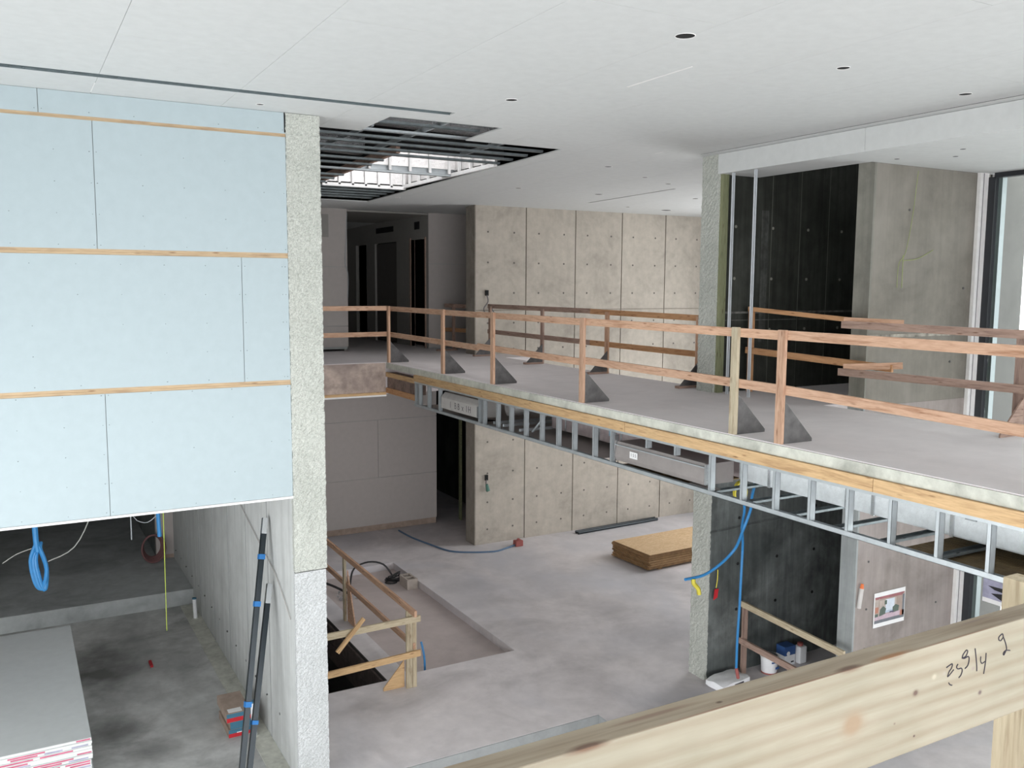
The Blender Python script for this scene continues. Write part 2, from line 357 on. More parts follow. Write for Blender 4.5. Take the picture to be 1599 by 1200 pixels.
# ------------------------------------------------------------------ lower floor: levels
def levelled(xs, ys, hf, mf, zb):
    b = B()
    for i in range(len(xs)-1):
        for j in range(len(ys)-1):
            cx, cy = (xs[i]+xs[i+1])/2, (ys[j]+ys[j+1])/2; z = hf(cx, cy)
            b.box((xs[i], ys[j], min(z-.3, zb)), (xs[i+1], ys[j+1], z), mf(cx, cy))
    return b
def hf(x, y):
    if 3.3 < x < 4.6 and 11.87 < y < 16: return -7.2
    if 4.95 < x < 6.78 and 11.93 < y < 17.1: return ZL-.14
    if 3.06 < x < 6.72 and y < 9.52: return ZL-.55
    if x < 2.69 and y > 16.55: return -4.0
    return ZL
def mf(x, y):
    if hf(x, y) == -7.2: return 2
    if hf(x, y) == -4.0: return 3
    if 4.95 < x < 6.78 and 11.93 < y < 17.1: return 4
    return 1 if x < 2.9 else 0
fl = struct('floor', levelled([X0, 2.69, 3.06, 3.3, 4.6, 4.95, 6.72, 6.78, X1], [Y0, 9.52, 11.87, 11.93, 16, 16.55, 17.1, Y1], hf, mf, -4.9), [M['floor'], M['floor_left'], M['void_dark'], M['raised'], M['recess']])
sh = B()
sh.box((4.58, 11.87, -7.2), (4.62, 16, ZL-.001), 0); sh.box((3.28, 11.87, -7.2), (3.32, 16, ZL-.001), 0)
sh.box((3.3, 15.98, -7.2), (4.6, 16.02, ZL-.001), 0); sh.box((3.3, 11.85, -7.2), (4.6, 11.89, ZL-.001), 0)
obj('shaft_lining', sh, M['void_dark'], fl)
for i in range(2):   # two dark planks lining the near side of the opening
    obj('lining_board', B().box((4.545, 11.9, ZL-.32-.3*i), (4.578, 15.9, ZL-.04-.3*i)), flat('dark_brown_board', (.075, .055, .05), .9, nz=.3) if i == 0 else bpy.data.materials['dark_brown_board'], fl)
obj('step_face', B().box((3.07, 9.50, ZL-.5), (6.735, 9.522, ZL-.004)).box((6.715, -6, ZL-.5), (6.735, 9.5, ZL-.004)), conc('grey_cut_concrete', (.33, .345, .345), .15, 2), fl)
crb = B().box((2.45, 9.85, ZL), (2.688, 16.5, ZL+.012)); obj('rough_pour_strip', crb, M['edge'], fl)

# ------------------------------------------------------------------ upper floor slabs
ub = struct('floor_upper', B().box((6.4, 0.82, -.12), (9.05, 16.4, 0)).box((3.06, 16.4, -.62), (9.05, 26, -.001)).box((9.05, 7.96, -.2), (12.6, 9.66, -.001)).box((9.05, 16.4, -.3), (9.9, 19.5, -.001)), M['floor_up'])
obj('slab_edge', B().box((6.385, .84, -.115), (6.4, 16.38, -.012)), M['edge'], ub)
obj('slab_fascia', B().box((3.06, 16.375, -.63), (6.37, 16.4, -.012)), M['fascia'], ub)
obj('slab_core', B().box((7.9, .82, -.55), (9.0, 16.4, -.12)), M['edge'], ub)
rb = B().box((6.41, 14.95, -.50), (6.6, 16.38, -.20)); obj('rough_beam_face', rb, conc('rust_stained_beam', (.30, .22, .19), .5, 3), ub)
plank('timber_strip', (6.395, 14.97, -.235), (6.395, 16.38, -.235), .04, .085, M['nailer'], ub)
plank('timber_strip', (6.395, 14.97, -.545), (6.395, 16.38, -.545), .04, .10, M['pine2'], ub)
plank('timber_strip', (3.07, 16.36, -.605), (6.37, 16.36, -.605), .03, .05, M['nailer'], ub)
obj('metal_bead', B().box((3.07, 16.34, -.66), (6.37, 16.38, -.63)), M['white'], ub)
ys = [.85, 2.2, 5.02, 8.55, 11.6, 14.95]
for a, b_ in zip(ys, ys[1:]):
    plank('edge_board', (6.375, a+.003, -.175), (6.375, b_-.003, -.175), .05, .115, M['nailer'], ub)
struct('floor_landing', B().box((X0, Y0, -.3), (12, .80, 0)).box((X0, 9.95, -.45), (2.69, 26, -.06)), M['floor_up'])

# ------------------------------------------------------------------ ceiling
def cz(y): return 3.33 - .0145*max(0, y-9.8)
ce = struct('ceiling')
holes = [(3.10, 10.40, 6.60, 17.9), (3.75, 9.42, 5.15, 10.42), (-4, 8.86, 4.27, 9.0), (8.50, -6, 8.54, 9.85), (10.73, 13.1, 10.79, 15.9)]
dl = [(4.43, 5.32, .075), (4.45, 7.96, .06), (6.2, 5.4, .055), (8.01, 5.52, .06), (2.35, 9.47, .04), (8.06, 11.4, .06), (10.04, 14.5, .08), (13.23, 16.4, .12), (8.19, 14.38, .06), (6.87, 16.9, .05), (9.3, 12.1, .05), (10.2, 12.6, .05), (12.2, 14.2, .06), (12.0, 16.2, .05)]
xs = [-4+.02]; x = -2.86
while x < 15.9: xs.append(x); x += 1.22
xs.append(16)
j = 0.0016
for i in range(len(xs)-1):
    y = -6 - (i % 3)*1.22
    while y < 26:
        r = (max(xs[i], X0)+j, max(y, -6)+j, xs[i+1]-j, min(y+3.66, 26)-j); y += 3.66
        if r[3] <= r[1]: continue
        ps = []
        for q in cut([r], holes):
            if q[1] < 9.8 < q[3]: ps += [(q[0], q[1], q[2], 9.8), (q[0], 9.8, q[2], q[3])]
            else: ps.append(q)
        # right of the bulkhead the ceiling is the lower soffit
        ps = cut(ps, [(8.8, -6, 19, 9.99), ])
        if not ps: continue
        b = B()
        for q in ps:
            b.add([(q[0], q[1], cz(q[1])), (q[2], q[1], cz(q[1])), (q[2], q[3], cz(q[3])), (q[0], q[3], cz(q[3])), (q[0], q[1], cz(q[1])+.016), (q[2], q[1], cz(q[1])+.016), (q[2], q[3], cz(q[3])+.016), (q[0], q[3], cz(q[3])+.016)],
                  [(0, 3, 2, 1), (4, 5, 6, 7), (0, 1, 5, 4), (1, 2, 6, 5), (2, 3, 7, 6), (3, 0, 4, 7)])
        obj('ceiling_panel', b, M['gyp'], ce)
# backing above the joints (thin grey paper tape), split round the holes
b = B()
for q in cut([(X0, -6, 8.8, 9.8), (X0, 9.8, 16, 26)], holes):
    if q[1] >= 9.79 or q[3] <= 9.81:
        b.add([(q[0], q[1], cz(q[1])+.018), (q[2], q[1], cz(q[1])+.018), (q[2], q[3], cz(q[3])+.018), (q[0], q[3], cz(q[3])+.018)], [(0, 3, 2, 1)])
obj('joint_backing', b, flat('paper_joint_tape', (.42, .43, .425), .9), ce)
struct('ceiling_roof', B().box((X0, -6, 4.6), (5.0, 26, 4.75)).box((6.65, 9.8, 4.6), (16, 26, 4.75)).box((6.65, -6, 4.6), (12.2, 9.8, 4.75)).box((5, -6, 4.6), (6.65, 12.2, 4.75)).box((5, 15.9, 4.6), (6.65, 26, 4.75)), M['void_dark'])  # underside painted near-black to keep the space above the ceiling dark
# slots
b = B().box((-4, 8.86, 3.36), (4.27, 9.0, 3.38)); obj('linear_slot_channel', b.box((-4, 8.86, 3.33), (4.27, 8.863, 3.38)).box((-4, 8.997, 3.33), (4.27, 9.0, 3.38)), M['slotmetal'], ce)
obj('linear_slot_channel', B().box((8.50, -6, 3.37), (8.54, 9.85, 3.39)).box((8.495, -6, 3.335), (8.5, 9.85, 3.39)).box((8.54, -6, 3.335), (8.545, 9.85, 3.39)), M['hole'], ce)
obj('linear_slot_channel', B().box((10.72, 13.1, 3.36), (10.8, 15.9, 3.38)), M['pinktape'], ce)
for (x, y, r) in dl:
    o = obj('downlight_opening', B().cyl((x, y, cz(y)-.0015), (x, y, cz(y)+.002), r, n=24), M['hole'], ce)
    obj('opening_rim', B().tube([(x+math.cos(a)*r, y+math.sin(a)*r, cz(y)-.001) for a in [i*math.pi/9 for i in range(19)]], .004, 6, smooth=0), M['white'], o)
# torn joints / patches
for (x, y, w, h) in ((7.9, 9.9, .02, 1.1), (5.07, 6.0, .02, 1.2), (.79, 9.25, .01, .6)):
    obj('joint_tape', B().box((x, y, 3.326), (x+w, y+h*.75, 3.3295)), M['white'], ce)
# framing seen in the opening
fr = struct('ceiling_framing')
for y in (9.55, 9.95, 10.47, 10.9, 11.32, 11.75, 12.15, 12.7, 13.2, 13.78, 14.5, 15.0, 15.5, 16.0, 16.4, 16.8, 17.2, 17.6):
    x0_, x1_ = (3.78, 5.12) if y < 10.35 else (3.1, 6.6)
    if 12.3 < y < 13.7 or 14.2 < y < 15.9: x1_ = 4.95
    b = B(); z = cz(y)+.03
    b.box((x0_, y, z), (x1_, y+.06, z+.003)).box((x0_, y, z), (x1_, y+.003, z+.03)).box((x0_, y+.057, z), (x1_, y+.06, z+.03)).box((x0_, y-.012, z+.028), (x1_, y+.003, z+.031))
    obj('furring_channel', b, M['steel'] if y in (10.47, 13.78) else M['darksteel'], fr)
for x, ya, yb in ((3.9, 10.4, 17.8), (4.6, 9.45, 12.2), (5.9, 10.4, 12.1), (5.9, 15.95, 17.8)):
    obj('carrier_channel', B().box((x, ya, 3.39), (x+.03, yb, 3.44)), M['steelmatte'], fr)
plank('timber_curb', (4.93, 12.1, 3.42), (4.93, 16.0, 3.36), .06, .12, M['greypine'], fr)
obj('cross_beam', B().box((5, 13.84, 3.34), (6.64, 14.14, 3.62)), M['steel'], fr)
for (x, y) in ((3.9, 10.9), (3.9, 12.6), (5.9, 11.2), (4.6, 10.2), (5.9, 16.6), (3.9, 14.6), (3.9, 16.6)):
    obj('hanger_wire', B().cyl((x+.009, y, 3.42), (x+.009, y, 4.6), .003, n=6), M['steel'], fr)
sk = struct('window_1')
b = B().box((4.99, 12.2, 3.40), (5.01, 15.9, 4.6)).box((6.64, 12.2, 3.40), (6.66, 15.9, 4.6)).box((5, 12.19, 3.40), (6.65, 12.21, 4.6)).box((5, 15.89, 3.36), (6.65, 15.91, 4.6))
obj('foil_lining', b, M['foil'], sk)
obj('added_dark_panel', B().box((4.98, 12.14, 3.40), (6.66, 12.18, 4.6)).box((4.96, 12.14, 3.40), (4.985, 15.95, 4.6)), M['hole'], sk)  # added dark panels, painting shade over the outside of the bright well
for i in range(7): obj('metal_stud', B().box((5.05+i*.25, 15.84, 3.3), (5.09+i*.25, 15.885, 4.5)), M['white'], sk)
for i in range(9): obj('metal_stud', B().box((6.59, 12.3+i*.42, 3.32), (6.635, 12.34+i*.42, 4.5)), M['white'], sk)
obj('foil_lining', B().box((5, 13.80, 3.42), (6.64, 13.83, 4.2)), M['foil'], sk)
for i in range(5): obj('metal_stud', B().box((5.1+i*.35, 13.76, 3.34), (5.14+i*.35, 13.80, 4.3)), M['white'], sk)
obj('lit_board_edge', B().box((6.55, 12.25, 3.30), (6.60, 15.85, 3.36)).box((5, 15.84, 3.27), (6.6, 15.88, 3.33)), M['white'], sk)  # white strips paint the brightly lit board edges of the opening
fd = B()
fd.cyl((3.2, 13.9, 3.82), (4.95, 13.6, 3.72), .22, n=16).cyl((3.0, 11.6, 3.85), (6.6, 11.7, 3.8), .2, n=16)
fl2 = obj('flexible_duct', fd, foil('dull_silver_foil', (.30, .31, .32), 1.0, .8, .25), None, smooth=True); tag(fl2, 'silver foil ducts above the open ceiling framing', 'duct')

# ------------------------------------------------------------------ left blue wall
wl = struct('wall_left')
def panel(name, x0, x1, z0, z1, y0, y1, m, parent, g=.003, screws=True):
    o = obj(name, B().box((x0+g, y0, z0+g), (x1-g, y1, z1-g)), m, parent)
    if screws:
        b = B(); zz = z0+.03; 
        for xx in [x0+.03] + [x0+.03+.405*(i+1) for i in range(int((x1-x0-.06)/.405))] + [x1-.03]:
            z = z0+.04
            while z < z1-.01:
                if random.random() < .8: b.cyl((xx+random.uniform(-.01, .01), y0-.0012, z), (xx, y0+.002, z), .004, n=6)
                z += .3
        if b.v: s = obj('screw_heads', b, M['screw'], o, kind='stuff')
    return o
YB = 9.78
rows = [(-.86, .40, (-4, -1.63, .81, 2.69)), (.45, 1.785, (-4, -2.68, -.24, 2.19, 2.69)), (1.835, 3.075, (-4, -1.6, .80, 2.69)), (3.105, 3.33, (-4, -2.1, .34, 2.69))]
for z0, z1, js in rows:
    for a, c in zip(js, js[1:]): panel('gypsum_panel', a, c, z0, z1, YB, YB+.013, M['blue'], wl)
for z0, z1 in ((.40, .45), (1.785, 1.835), (3.075, 3.105)):
    obj('reveal_strip', B().box((-4, YB+.006, z0-.01), (2.69, YB+.016, (z0+z1)/2-.003)).box((-4, YB+.006, (z0+z1)/2+.003), (2.69, YB+.016, z1+.01)).box((-4, YB+.010, z0), (2.69, YB+.017, z1)), M['reveal'], wl)
obj('backing', B().box((-4, YB+.017, -.86), (2.685, YB+.15, 3.33)), M['jointlt'], wl)
obj('corner_bead', B().box((-4, YB-.006, -.885), (2.69, YB+.15, -.86)), M['white'], wl)
obj('end_gap', B().box((2.675, YB-.002, 3.12), (2.692, YB+.012, 3.33)), M['hole'], wl)
# pillar: rough end of the long wall, displaced mesh
def rough_face(o0, u, v, nu, nv, n, amp, seed, thick):
    rnd = random.Random(seed); o0, u, v, n = Vector(o0), Vector(u), Vector(v), Vector(n); vs = []; fs = []
    for a in range(nu+1):
        for c in range(nv+1):
            p = o0+u*(a/nu)+v*(c/nv); e = rnd.uniform(-amp, amp)
            if a in (0, nu): p += u.normalized()*rnd.uniform(-amp, amp)*.7
            vs.append(p+n*e)
    for a in range(nu):
        for c in range(nv):
            i = a*(nv+1)+c; fs.append((i, i+nv+1, i+nv+2, i+1))
    b = B().add(vs, fs)
    # skirts back to the wall
    for a in range(nu):
        for c in (0, nv):
            i = a*(nv+1)+c; m_ = (a+1)*(nv+1)+c; p, q = Vector(vs[i]), Vector(vs[m_]); b.add([p, q, q-n*thick, p-n*thick], [(0, 1, 2, 3)])
    for c in range(nv):
        for a in (0, nu):
            i = a*(nv+1)+c; p, q = Vector(vs[i]), Vector(vs[i+1]); b.add([p, q, q-n*thick, p-n*thick], [(0, 1, 2, 3)])
    return b
ff = struct('wall_left_fin', B().box((2.69, 9.84, -5), (3.06, 26, 3.34)), M['leftwall'])
obj('rough_upper_end', rough_face((2.69, 9.775, -1.745), (.375, 0, 0), (0, 0, 5.07), 16, 220, (0, -1, 0), .007, 1, .07), M['hammer'], ff)
obj('rough_lower_end', rough_face((2.69, 9.79, -5), (.365, 0, 0), (0, 0, 3.24), 16, 150, (0, -1, 0), .005, 2, .05), M['hammerlow'], ff)
b = B()
for y in (11.0, 12.2, 13.4, 14.6, 15.8, 17): b.box((2.684, y, ZL), (2.691, y+.012, 3.2))
obj('form_seam', b, flat('seam_grey', (.30, .31, .31), .9), ff, kind='stuff')
b = B()
for i in range(16): b.cyl((2.687, 10.6+i*.6, ZL+.5+(i % 3)*.01), (2.692, 10.6+i*.6, ZL+.5), .018, n=8)
obj('tie_hole', b, M['joint'], ff, kind='stuff')
obj('faint_cable', B().tube([(2.675, 13.3, -1.2), (2.675, 12.5, -1.5), (2.675, 11.6, -1.75), (2.675, 10.6, -2.0), (2.675, 9.95, -2.35)], .006, 6), flat('tan_cable', (.42, .40, .38), .8), ff)
# room below: white board return, steel column, back
st = struct('wall_left_back', B().box((X0, 25.5, -4), (2.69, 25.6, 3.2)), M['dark'])
obj('board_return', B().box((2.36, 18.7, -3.92), (2.69, 18.85, -.5)), M['gypwarm'], st); obj('board_return_base', B().box((2.37, 18.71, -4), (2.69, 18.84, -3.92)), M['card'], st)
obj('partition', B().box((2.38, 18.8, -4), (2.44, 25.5, -.5)), M['dark'], st)
sc = thing('steel_column', (-.4, 18.6, -4), 'grey steel column with pale edge in the dim room at the left', 'column')
obj('column_web', B().box((-.62, 18.65, -4), (-.38, 18.68, -.5)), M['greymetal'], sc); obj('column_flange', B().box((-.39, 18.55, -4), (-.37, 18.78, -.5)), flat('pale_green_flange', (.42, .46, .38), .6), sc)
obj('column_flange', B().box((-.63, 18.55, -4), (-.61, 18.78, -.5)), M['greymetal'], sc)
struct('wall_outer', B().box((X0, 26, -5), (16, 26.2, 4.7)).box((16, 9.8, 3.2), (16.2, 26, 4.7)).box((16, 17.5, -5), (16.2, 26, 3.2)).box((X0, -6.2, 3.35), (12.2, -6, 4.7)).box((12.0, -6, 3.06), (12.2, 7.7, 4.7)), M['edge'])
struct('wall_side_front', B().box((X0-.2, -6, -.5), (X0, 9.8, 4.7)), M['gyp'])
struct('wall_far_side', B().box((12.7, 9.8, -5), (16.2, 9.98, 4.7)).box((16, 9.98, -5), (16.2, 11.8, 4.7)).box((16, 15.4, -5), (16.2, 17.5, 4.7)), M['gyp'])
struct('wall_side', B().box((X0-.2, 9.8, -4.6), (X0, 26, 4.6)), M['edge'])

# ------------------------------------------------------------------ fair-faced far wall
def fair(name, x0, seams, y, z0, z1, th, m, rows, zcap):
    w = struct(name, B().box((x0+.03, y+.03, z0), (seams[-1], y+th, z1)), M['joint'])
    xs = [x0]+seams
    for a, c in zip(xs, xs[1:]):
        p = obj('concrete_panel', B().box((a+.012, y, z0), (c-.012, y+.031, z1)), m, w)
        b = B()
        for z in rows:
            for fx in (.25, .76):
                xx = a+(c-a)*fx; b.cyl((xx, y-.003, z), (xx, y+.005, z), .022, n=8)
        obj('tie_hole', b, flat('tie_plug', (.13, .12, .11), .9) if 'tie_plug' not in bpy.data.materials else bpy.data.materials['tie_plug'], p, kind='stuff')
    return w
M['fair2'] = conc('end_face_concrete', (.30, .27, .23), .25, 1.5)
fw_ = fair('wall_far', 8.84, [10.12, 11.43, 12.74, 14.04, 15.34, 16.0], 17.4, ZL, 3.24, .42, M['fair'], [2.66, 2.0, 1.34, .68, -1.3, -1.96, -2.67, -3.33, -3.95, .1], 0)
obj('end_face', B().box((8.835, 17.39, ZL), (8.86, 17.82, 3.24)), M['fair2'], fw_)  # darker copy of the wall concrete, shade of this end in its colour
obj('pour_line', B().box((8.85, 17.392, .95), (16, 17.399, .97)), M['fair2'], fw_)
# sockets with cord on the far wall
def socket(x, z, cable, label):
    t = thing('socket_box', (x, 17.39, z), label, 'socket')
    obj('box_body', B().box((x-.03, 17.36, z), (x+.04, 17.4, z+.12)), M['hole'], t)
    obj('cord', B().tube(cable, .012, 6), M['inkgrey'], t); return t
socket(9.12, 1.28, [(9.12, 17.37, 1.3), (9.14, 17.35, 1.15), (9.03, 17.34, 1.0), (9.1, 17.34, .88), (9.24, 17.34, .97), (9.16, 17.34, 1.1), (9.3, 17.35, .9)], 'small dark wall box with looped cord on upper concrete wall')
t = socket(9.12, -2.82, [(9.12, 17.37, -2.8), (9.1, 17.35, -2.95), (9.13, 17.34, -3.08)], 'small dark wall box with green plug on lower concrete wall')
obj('green_plug', B().cyl((9.14, 17.33, -3.05), (9.11, 17.33, -2.9), .05, .03, n=8), flat('dusty_green', (.10, .22, .18), .7), t)

# ------------------------------------------------------------------ drywall partitions at the back
wb = struct('wall_back')
for z0, z1 in ((-4.13, -3.0), (-3.0, -1.63), (-1.63, -.3)):
    for a, c in ((3.06, 5.6), (5.6, 8.9)) if z0 != -3.0 else ((3.06, 7.4), (7.4, 8.9)):
        panel('gypsum_panel', a, c, z0, z1, 19.55, 19.565, M['gypwarm'], wb, .004, False)
for a, c, rws in ((3.06, 6.72, ((.1, .57), (.57, 1.9), (1.9, 3.2))), (8.71, 9.95, ((.02, 2.0), (2.0, 3.2)))):
    for z0, z1 in rws: panel('gypsum_panel', a, c, z0, z1, 19.55, 19.565, M['gypwarm'], wb, .004, False)
obj('backing', B().box((3.06, 19.566, -4.13), (8.88, 19.68, -.3)).box((3.06, 19.566, .05), (6.70, 19.68, 3.25)).box((8.73, 19.566, 0), (9.95, 19.68, 3.25)), M['jointlt'], wb)
obj('sill_track', B().box((3.06, 19.6, ZL), (8.9, 19.67, -4.13)), M['card'], wb)
obj('access_cover', B().box((5.9, 19.51, 2.55), (6.28, 19.55, 3.05)), M['gypdim'], wb)
# lower doorway: room beyond, its darkness put into near-black walls
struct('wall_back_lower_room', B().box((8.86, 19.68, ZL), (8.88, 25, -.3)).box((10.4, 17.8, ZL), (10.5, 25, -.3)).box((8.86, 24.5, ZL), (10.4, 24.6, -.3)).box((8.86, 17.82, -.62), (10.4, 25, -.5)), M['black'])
obj('door_stud', B().box((9.52, 19.5, ZL), (9.56, 19.6, -.6)), M['greenwood'], wb)
obj('door_track', B().box((9.0, 18.05, ZL), (9.06, 18.12, -.62)), M['steelmatte'], wb)
# corridor on the upper floor
co = struct('wall_corridor', B().box((6.66, 19.68, 0), (6.72, 26, 3.2)), M['gypdim'])
doors = [(19.75, 20.6), (21.55, 23.1), (23.75, 24.6)]
b = B(); yy = 19.57
for a, c in doors: b.box((8.71, yy, 0), (8.8, a, 3.2)).box((8.71, a, 2.6), (8.8, c, 3.2)); yy = c
b.box((8.71, yy, 0), (8.8, 26, 3.2)).box((6.72, 25.9, 0), (8.8, 26, 3.2))
obj('corridor_side', b, M['gypdim'], co)
obj('corridor_soffit', B().box((6.72, 19.57, 3.14), (8.71, 26, 3.18)), M['gypdim'], co)
obj('dark_room', B().box((9.6, 19.7, 0), (9.65, 26, 3.2)).box((8.8, 26, 0), (9.6, 26.1, 3.2)).box((8.8, 19.68, 0), (9.65, 19.7, 3.2)), M['black'], co)  # near-black walls paint the darkness of the unlit rooms behind the doors
obj('door_1', B().box((8.76, 21.57, .02), (8.79, 23.08, 2.58)), flat('brown_grey_door', (.13, .12, .11), .7), co); bpy.data.objects['door_1'].name = 'door_leaf'
obj('door_frame', B().box((8.69, 20.6, 0), (8.81, 20.66, 2.64)).box((8.69, 19.70, 0), (8.81, 19.75, 2.64)), M['greypine'], co)
obj('transfer_grille', B().box((8.70, 21.74, 2.86), (8.712, 22.97, 3.0)), M['hole'], co)
obj('wall_box', B().box((8.70, 20.08, 2.84), (8.712, 20.37, 3.02)), M['hole'], co)
obj('loose_wire', B().tube([(6.715, 19.54, 3.1), (6.68, 19.52, 2.4), (6.66, 19.53, 2.0), (6.72, 19.52, 1.7), (6.71, 19.54, 1.2)], .008, 6), M['steelmatte'], co)

# ------------------------------------------------------------------ right fin with rough end
wr = struct('wall_right', B().box((8.74, 9.66, -.02), (12.7, 9.99, 4.6)), M['black'])
wrl = obj('lower_wall', B().box((8.74, 9.655, ZL), (12.7, 9.99, -.02)), M['dark'], wr)
obj('rough_end', rough_face((8.70, 9.99, ZL), (0, -.34, 0), (0, 0, 7.61), 12, 250, (-1, 0, 0), .006, 5, .05), M['hammer'], wr)
obj('cold_joint', B().prism([(8.74, 9.655, -2.07), (8.74, 9.635, -2.05), (8.74, 9.655, -2.03)], (1.6, 0, .06)).prism([(8.74, 9.655, -1.5), (8.74, 9.645, -1.49), (8.74, 9.655, -1.47)], (5, 0, .02)), M['dark'], wr)
obj('pour_line', B().box((8.75, 9.645, 1.12), (12.6, 9.66, 1.15)).box((8.75, 9.65, 1.02), (12.6, 9.66, 1.03)), flat('pale_lime_deposit', (.13, .13, .12), .9, nz=.5), wr)
b = B()
for z in (2.35, 1.62, .88): 
    for i in range(6): b.cyl((9.05+i*.72, 9.652, z), (9.05+i*.72, 9.665, z), .022, n=8)
obj('tie_hole', b, flat('pale_tie_plug', (.22, .22, .19), .9), wr, kind='stuff')
obj('form_seam', B().box((9.74, 9.654, 0), (9.748, 9.665, 3.3)).box((10.32, 9.654, 0), (10.326, 9.665, 3.3)).box((10.92, 9.654, 0), (10.926, 9.665, 3.3)), flat('pale_seam', (.10, .105, .09), .9), wr, kind='stuff')
b = B()
for z in (-1.2, -1.9, -2.6, -3.3): 
    for i in range(5): b.cyl((9.3+i*.8, 9.650, z), (9.3+i*.8, 9.66, z), .025, n=8)
obj('tie_hole', b, M['hole'], wr, kind='stuff')
obj('lime_smear', B().box((9.55, 9.6585, .7), (9.68, 9.661, 2.6)), conc('faint_lime_smear', (.105, .11, .10), .6, 2, streak=.5), wr)
# green treated strip and two loose studs beside it
gs = thing('timber_furring', (8.79, 9.62, 0), 'green treated timber strip fixed beside the rough concrete column', 'timber')
plank('timber_strip', (8.79, 9.625, .0), (8.79, 9.625, 3.07), .05, .11, M['greenwood'], gs, (1, 0, 0))
for i, (x, y) in enumerate(((8.76, 9.42), (8.76, 9.0))):
    o = obj('metal_stud', B().box((x, y, 0.0), (x+.03, y+.003, 3.07)).box((x, y, 0), (x+.003, y+.035, 3.07)).box((x+.027, y, 0), (x+.03, y+.02, 3.07)), M['reflectzinc'])
    tag(o, ['upright metal stud standing nearest the rough concrete column', 'upright metal stud to the right of the one beside the column'][i], 'stud')
# brown fin
wf = struct('wall_right_near', B().box((9.53, 7.72, -.02), (12.72, 7.95, 3.07)).box((9.53, 7.72, 3.07), (12.7, 7.95, 4.6)), M['brown'])
obj('lower_wall', B().box((9.53, 7.715, ZL), (12.56, 7.95, -.02)), M['brownlow'], wf)
obj('end_face', B().box((9.50, 7.71, -.02), (9.531, 7.96, 3.08)), conc('grey_brown_end_face', (.27, .265, .23), .2, 1.2, streak=.2), wf)
obj('end_face', B().box((9.50, 7.71, ZL), (9.531, 7.96, -.02)), conc('grey_end_face', (.36, .385, .385), .15, 1.2, streak=.2), wf)
obj('pour_line', B().box((9.53, 7.71, .86), (11.7, 7.722, .90)).box((9.53, 7.711, -.52), (11.7, 7.722, -.49)), flat('lime_deposit', (.30, .28, .24), .95, nz=.5, bump=.8), wf)
b = B()
for (x, z) in ((9.75, -2.1), (9.75, -2.75), (9.75, -3.3), (10.5, -2.1), (10.5, -2.9), (11.2, -2.1), (11.2, -2.9), (10.2, .5), (11.2, .5), (10.2, 2.5), (11.4, 1.5), (9.72, .45)): b.cyl((x, 7.708, z), (x, 7.72, z), .015, n=8)
obj('tie_hole', b, M['joint'], wf, kind='stuff')
# gypsum bulkhead and soffit
bk = struct('ceiling_bulkhead')
ybs = [-6, -4.3, -.68, 2.98, 7.2, 9.65]
for a, c in zip(ybs, ybs[1:]): obj('gypsum_panel', B().box((8.68, a+.002, 3.07), (8.695, c-.002, 3.325)), M['gyp'], bk)
obj('soffit_panel', B().box((8.68, 7.72, 3.055), (9.45, 9.65, 3.07)), M['gyp'], bk)
for i, (a, c) in enumerate(((-6, -4.4), (-4.4, -.8), (-.8, 2.8), (2.8, 5.26), (5.26, 7.718))):
    for p, q in ((8.68, 9.9), (9.9, 11.12), (11.12, 11.9)): obj('soffit_panel', B().box((p+.002, a+.002, 3.055), (q-.002, c-.002, 3.07)), M['gyp'], bk)
obj('soffit_backing', B().box((8.70, -6, 3.072), (12, 7.7, 3.10)).box((8.70, 7.7, 3.072), (9.44, 9.64, 3.10)).box((9.42, 7.95, 3.07), (9.45, 9.65, 4.5)).box((8.70, 7.7, 3.10), (9.42, 9.65, 3.34)), M['jointlt'], bk)
for (x, y) in ((9.9, 6.9), (9.45, 6.5), (9.5, 7.4)): obj('ceiling_hole', B().cyl((x, y, 3.053), (x, y, 3.056), .03, n=12), M['joint'], bk)
obj('wall_shaft_side', B().box((12.55, 7.95, ZL), (12.7, 9.7, 4.6)), M['black'], wf); bpy.data.objects['wall_shaft_side'].name = 'shaft_side'
b = B(); obj('marker_lines', b.tube([(10.32, 7.705, 3.0), (10.25, 7.705, 2.4), (10.15, 7.705, 1.95), (10.03, 7.705, 1.8), (10.02, 7.705, 1.5)], .004, 4).tube([(10.11, 7.705, 1.92), (10.11, 7.705, 1.5)], .004, 4).tube([(10.11, 7.705, 1.85), (10.4, 7.705, 1.88), (10.7, 7.705, 2.0)], .004, 4), flat('lime_chalk', (.30, .36, .13), .9), wf)

# ------------------------------------------------------------------ glazed wall on the right
wn = struct('window_2')
XW = 11.75
obj('white_jamb', B().box((11.56, 7.66, ZL), (11.74, 7.712, 3.055)), M['white'], wn)
obj('jamb_groove', B().box((11.62, 7.656, ZL), (11.63, 7.664, 3.05)), M['inkgrey'], wn)
for y in (7.58, 4.4, 1.4, -1.6, -4.6):
    obj('window_mullion', B().box((XW-.02, y-.02, ZL), (XW+.10, y+.12, 3.0)), M['blackmetal'], wn)
    obj('mullion_cap', B().box((XW+.06, y-.07, ZL), (XW+.16, y-.02, 3.0)), M['greymetal'], wn)
obj('head_rail', B().box((XW-.02, -6.0, 2.99), (XW+.10, 7.58, 3.055)), M['blackmetal'], wn)
obj('transom', B().box((XW-.02, -6.0, -.62), (XW+.08, 7.58, -.46)), M['blackmetal'], wn)
ym = [7.56, 4.54, 1.54, -1.46, -4.46, -6.0]
for a, c in zip(ym, ym[1:]):
    obj('glass_pane', B().box((XW+.02, c, -.46), (XW+.028, a-.02, 2.99)), M['glass'], wn)
    obj('glass_pane', B().box((XW+.02, c, ZL+.05), (XW+.028, a-.02, -.62)), M['glass'], wn)
obj('sill_rail', B().box((XW-.02, -6.0, ZL), (XW+.08, 7.58, ZL+.05)), M['blackmetal'], wn)
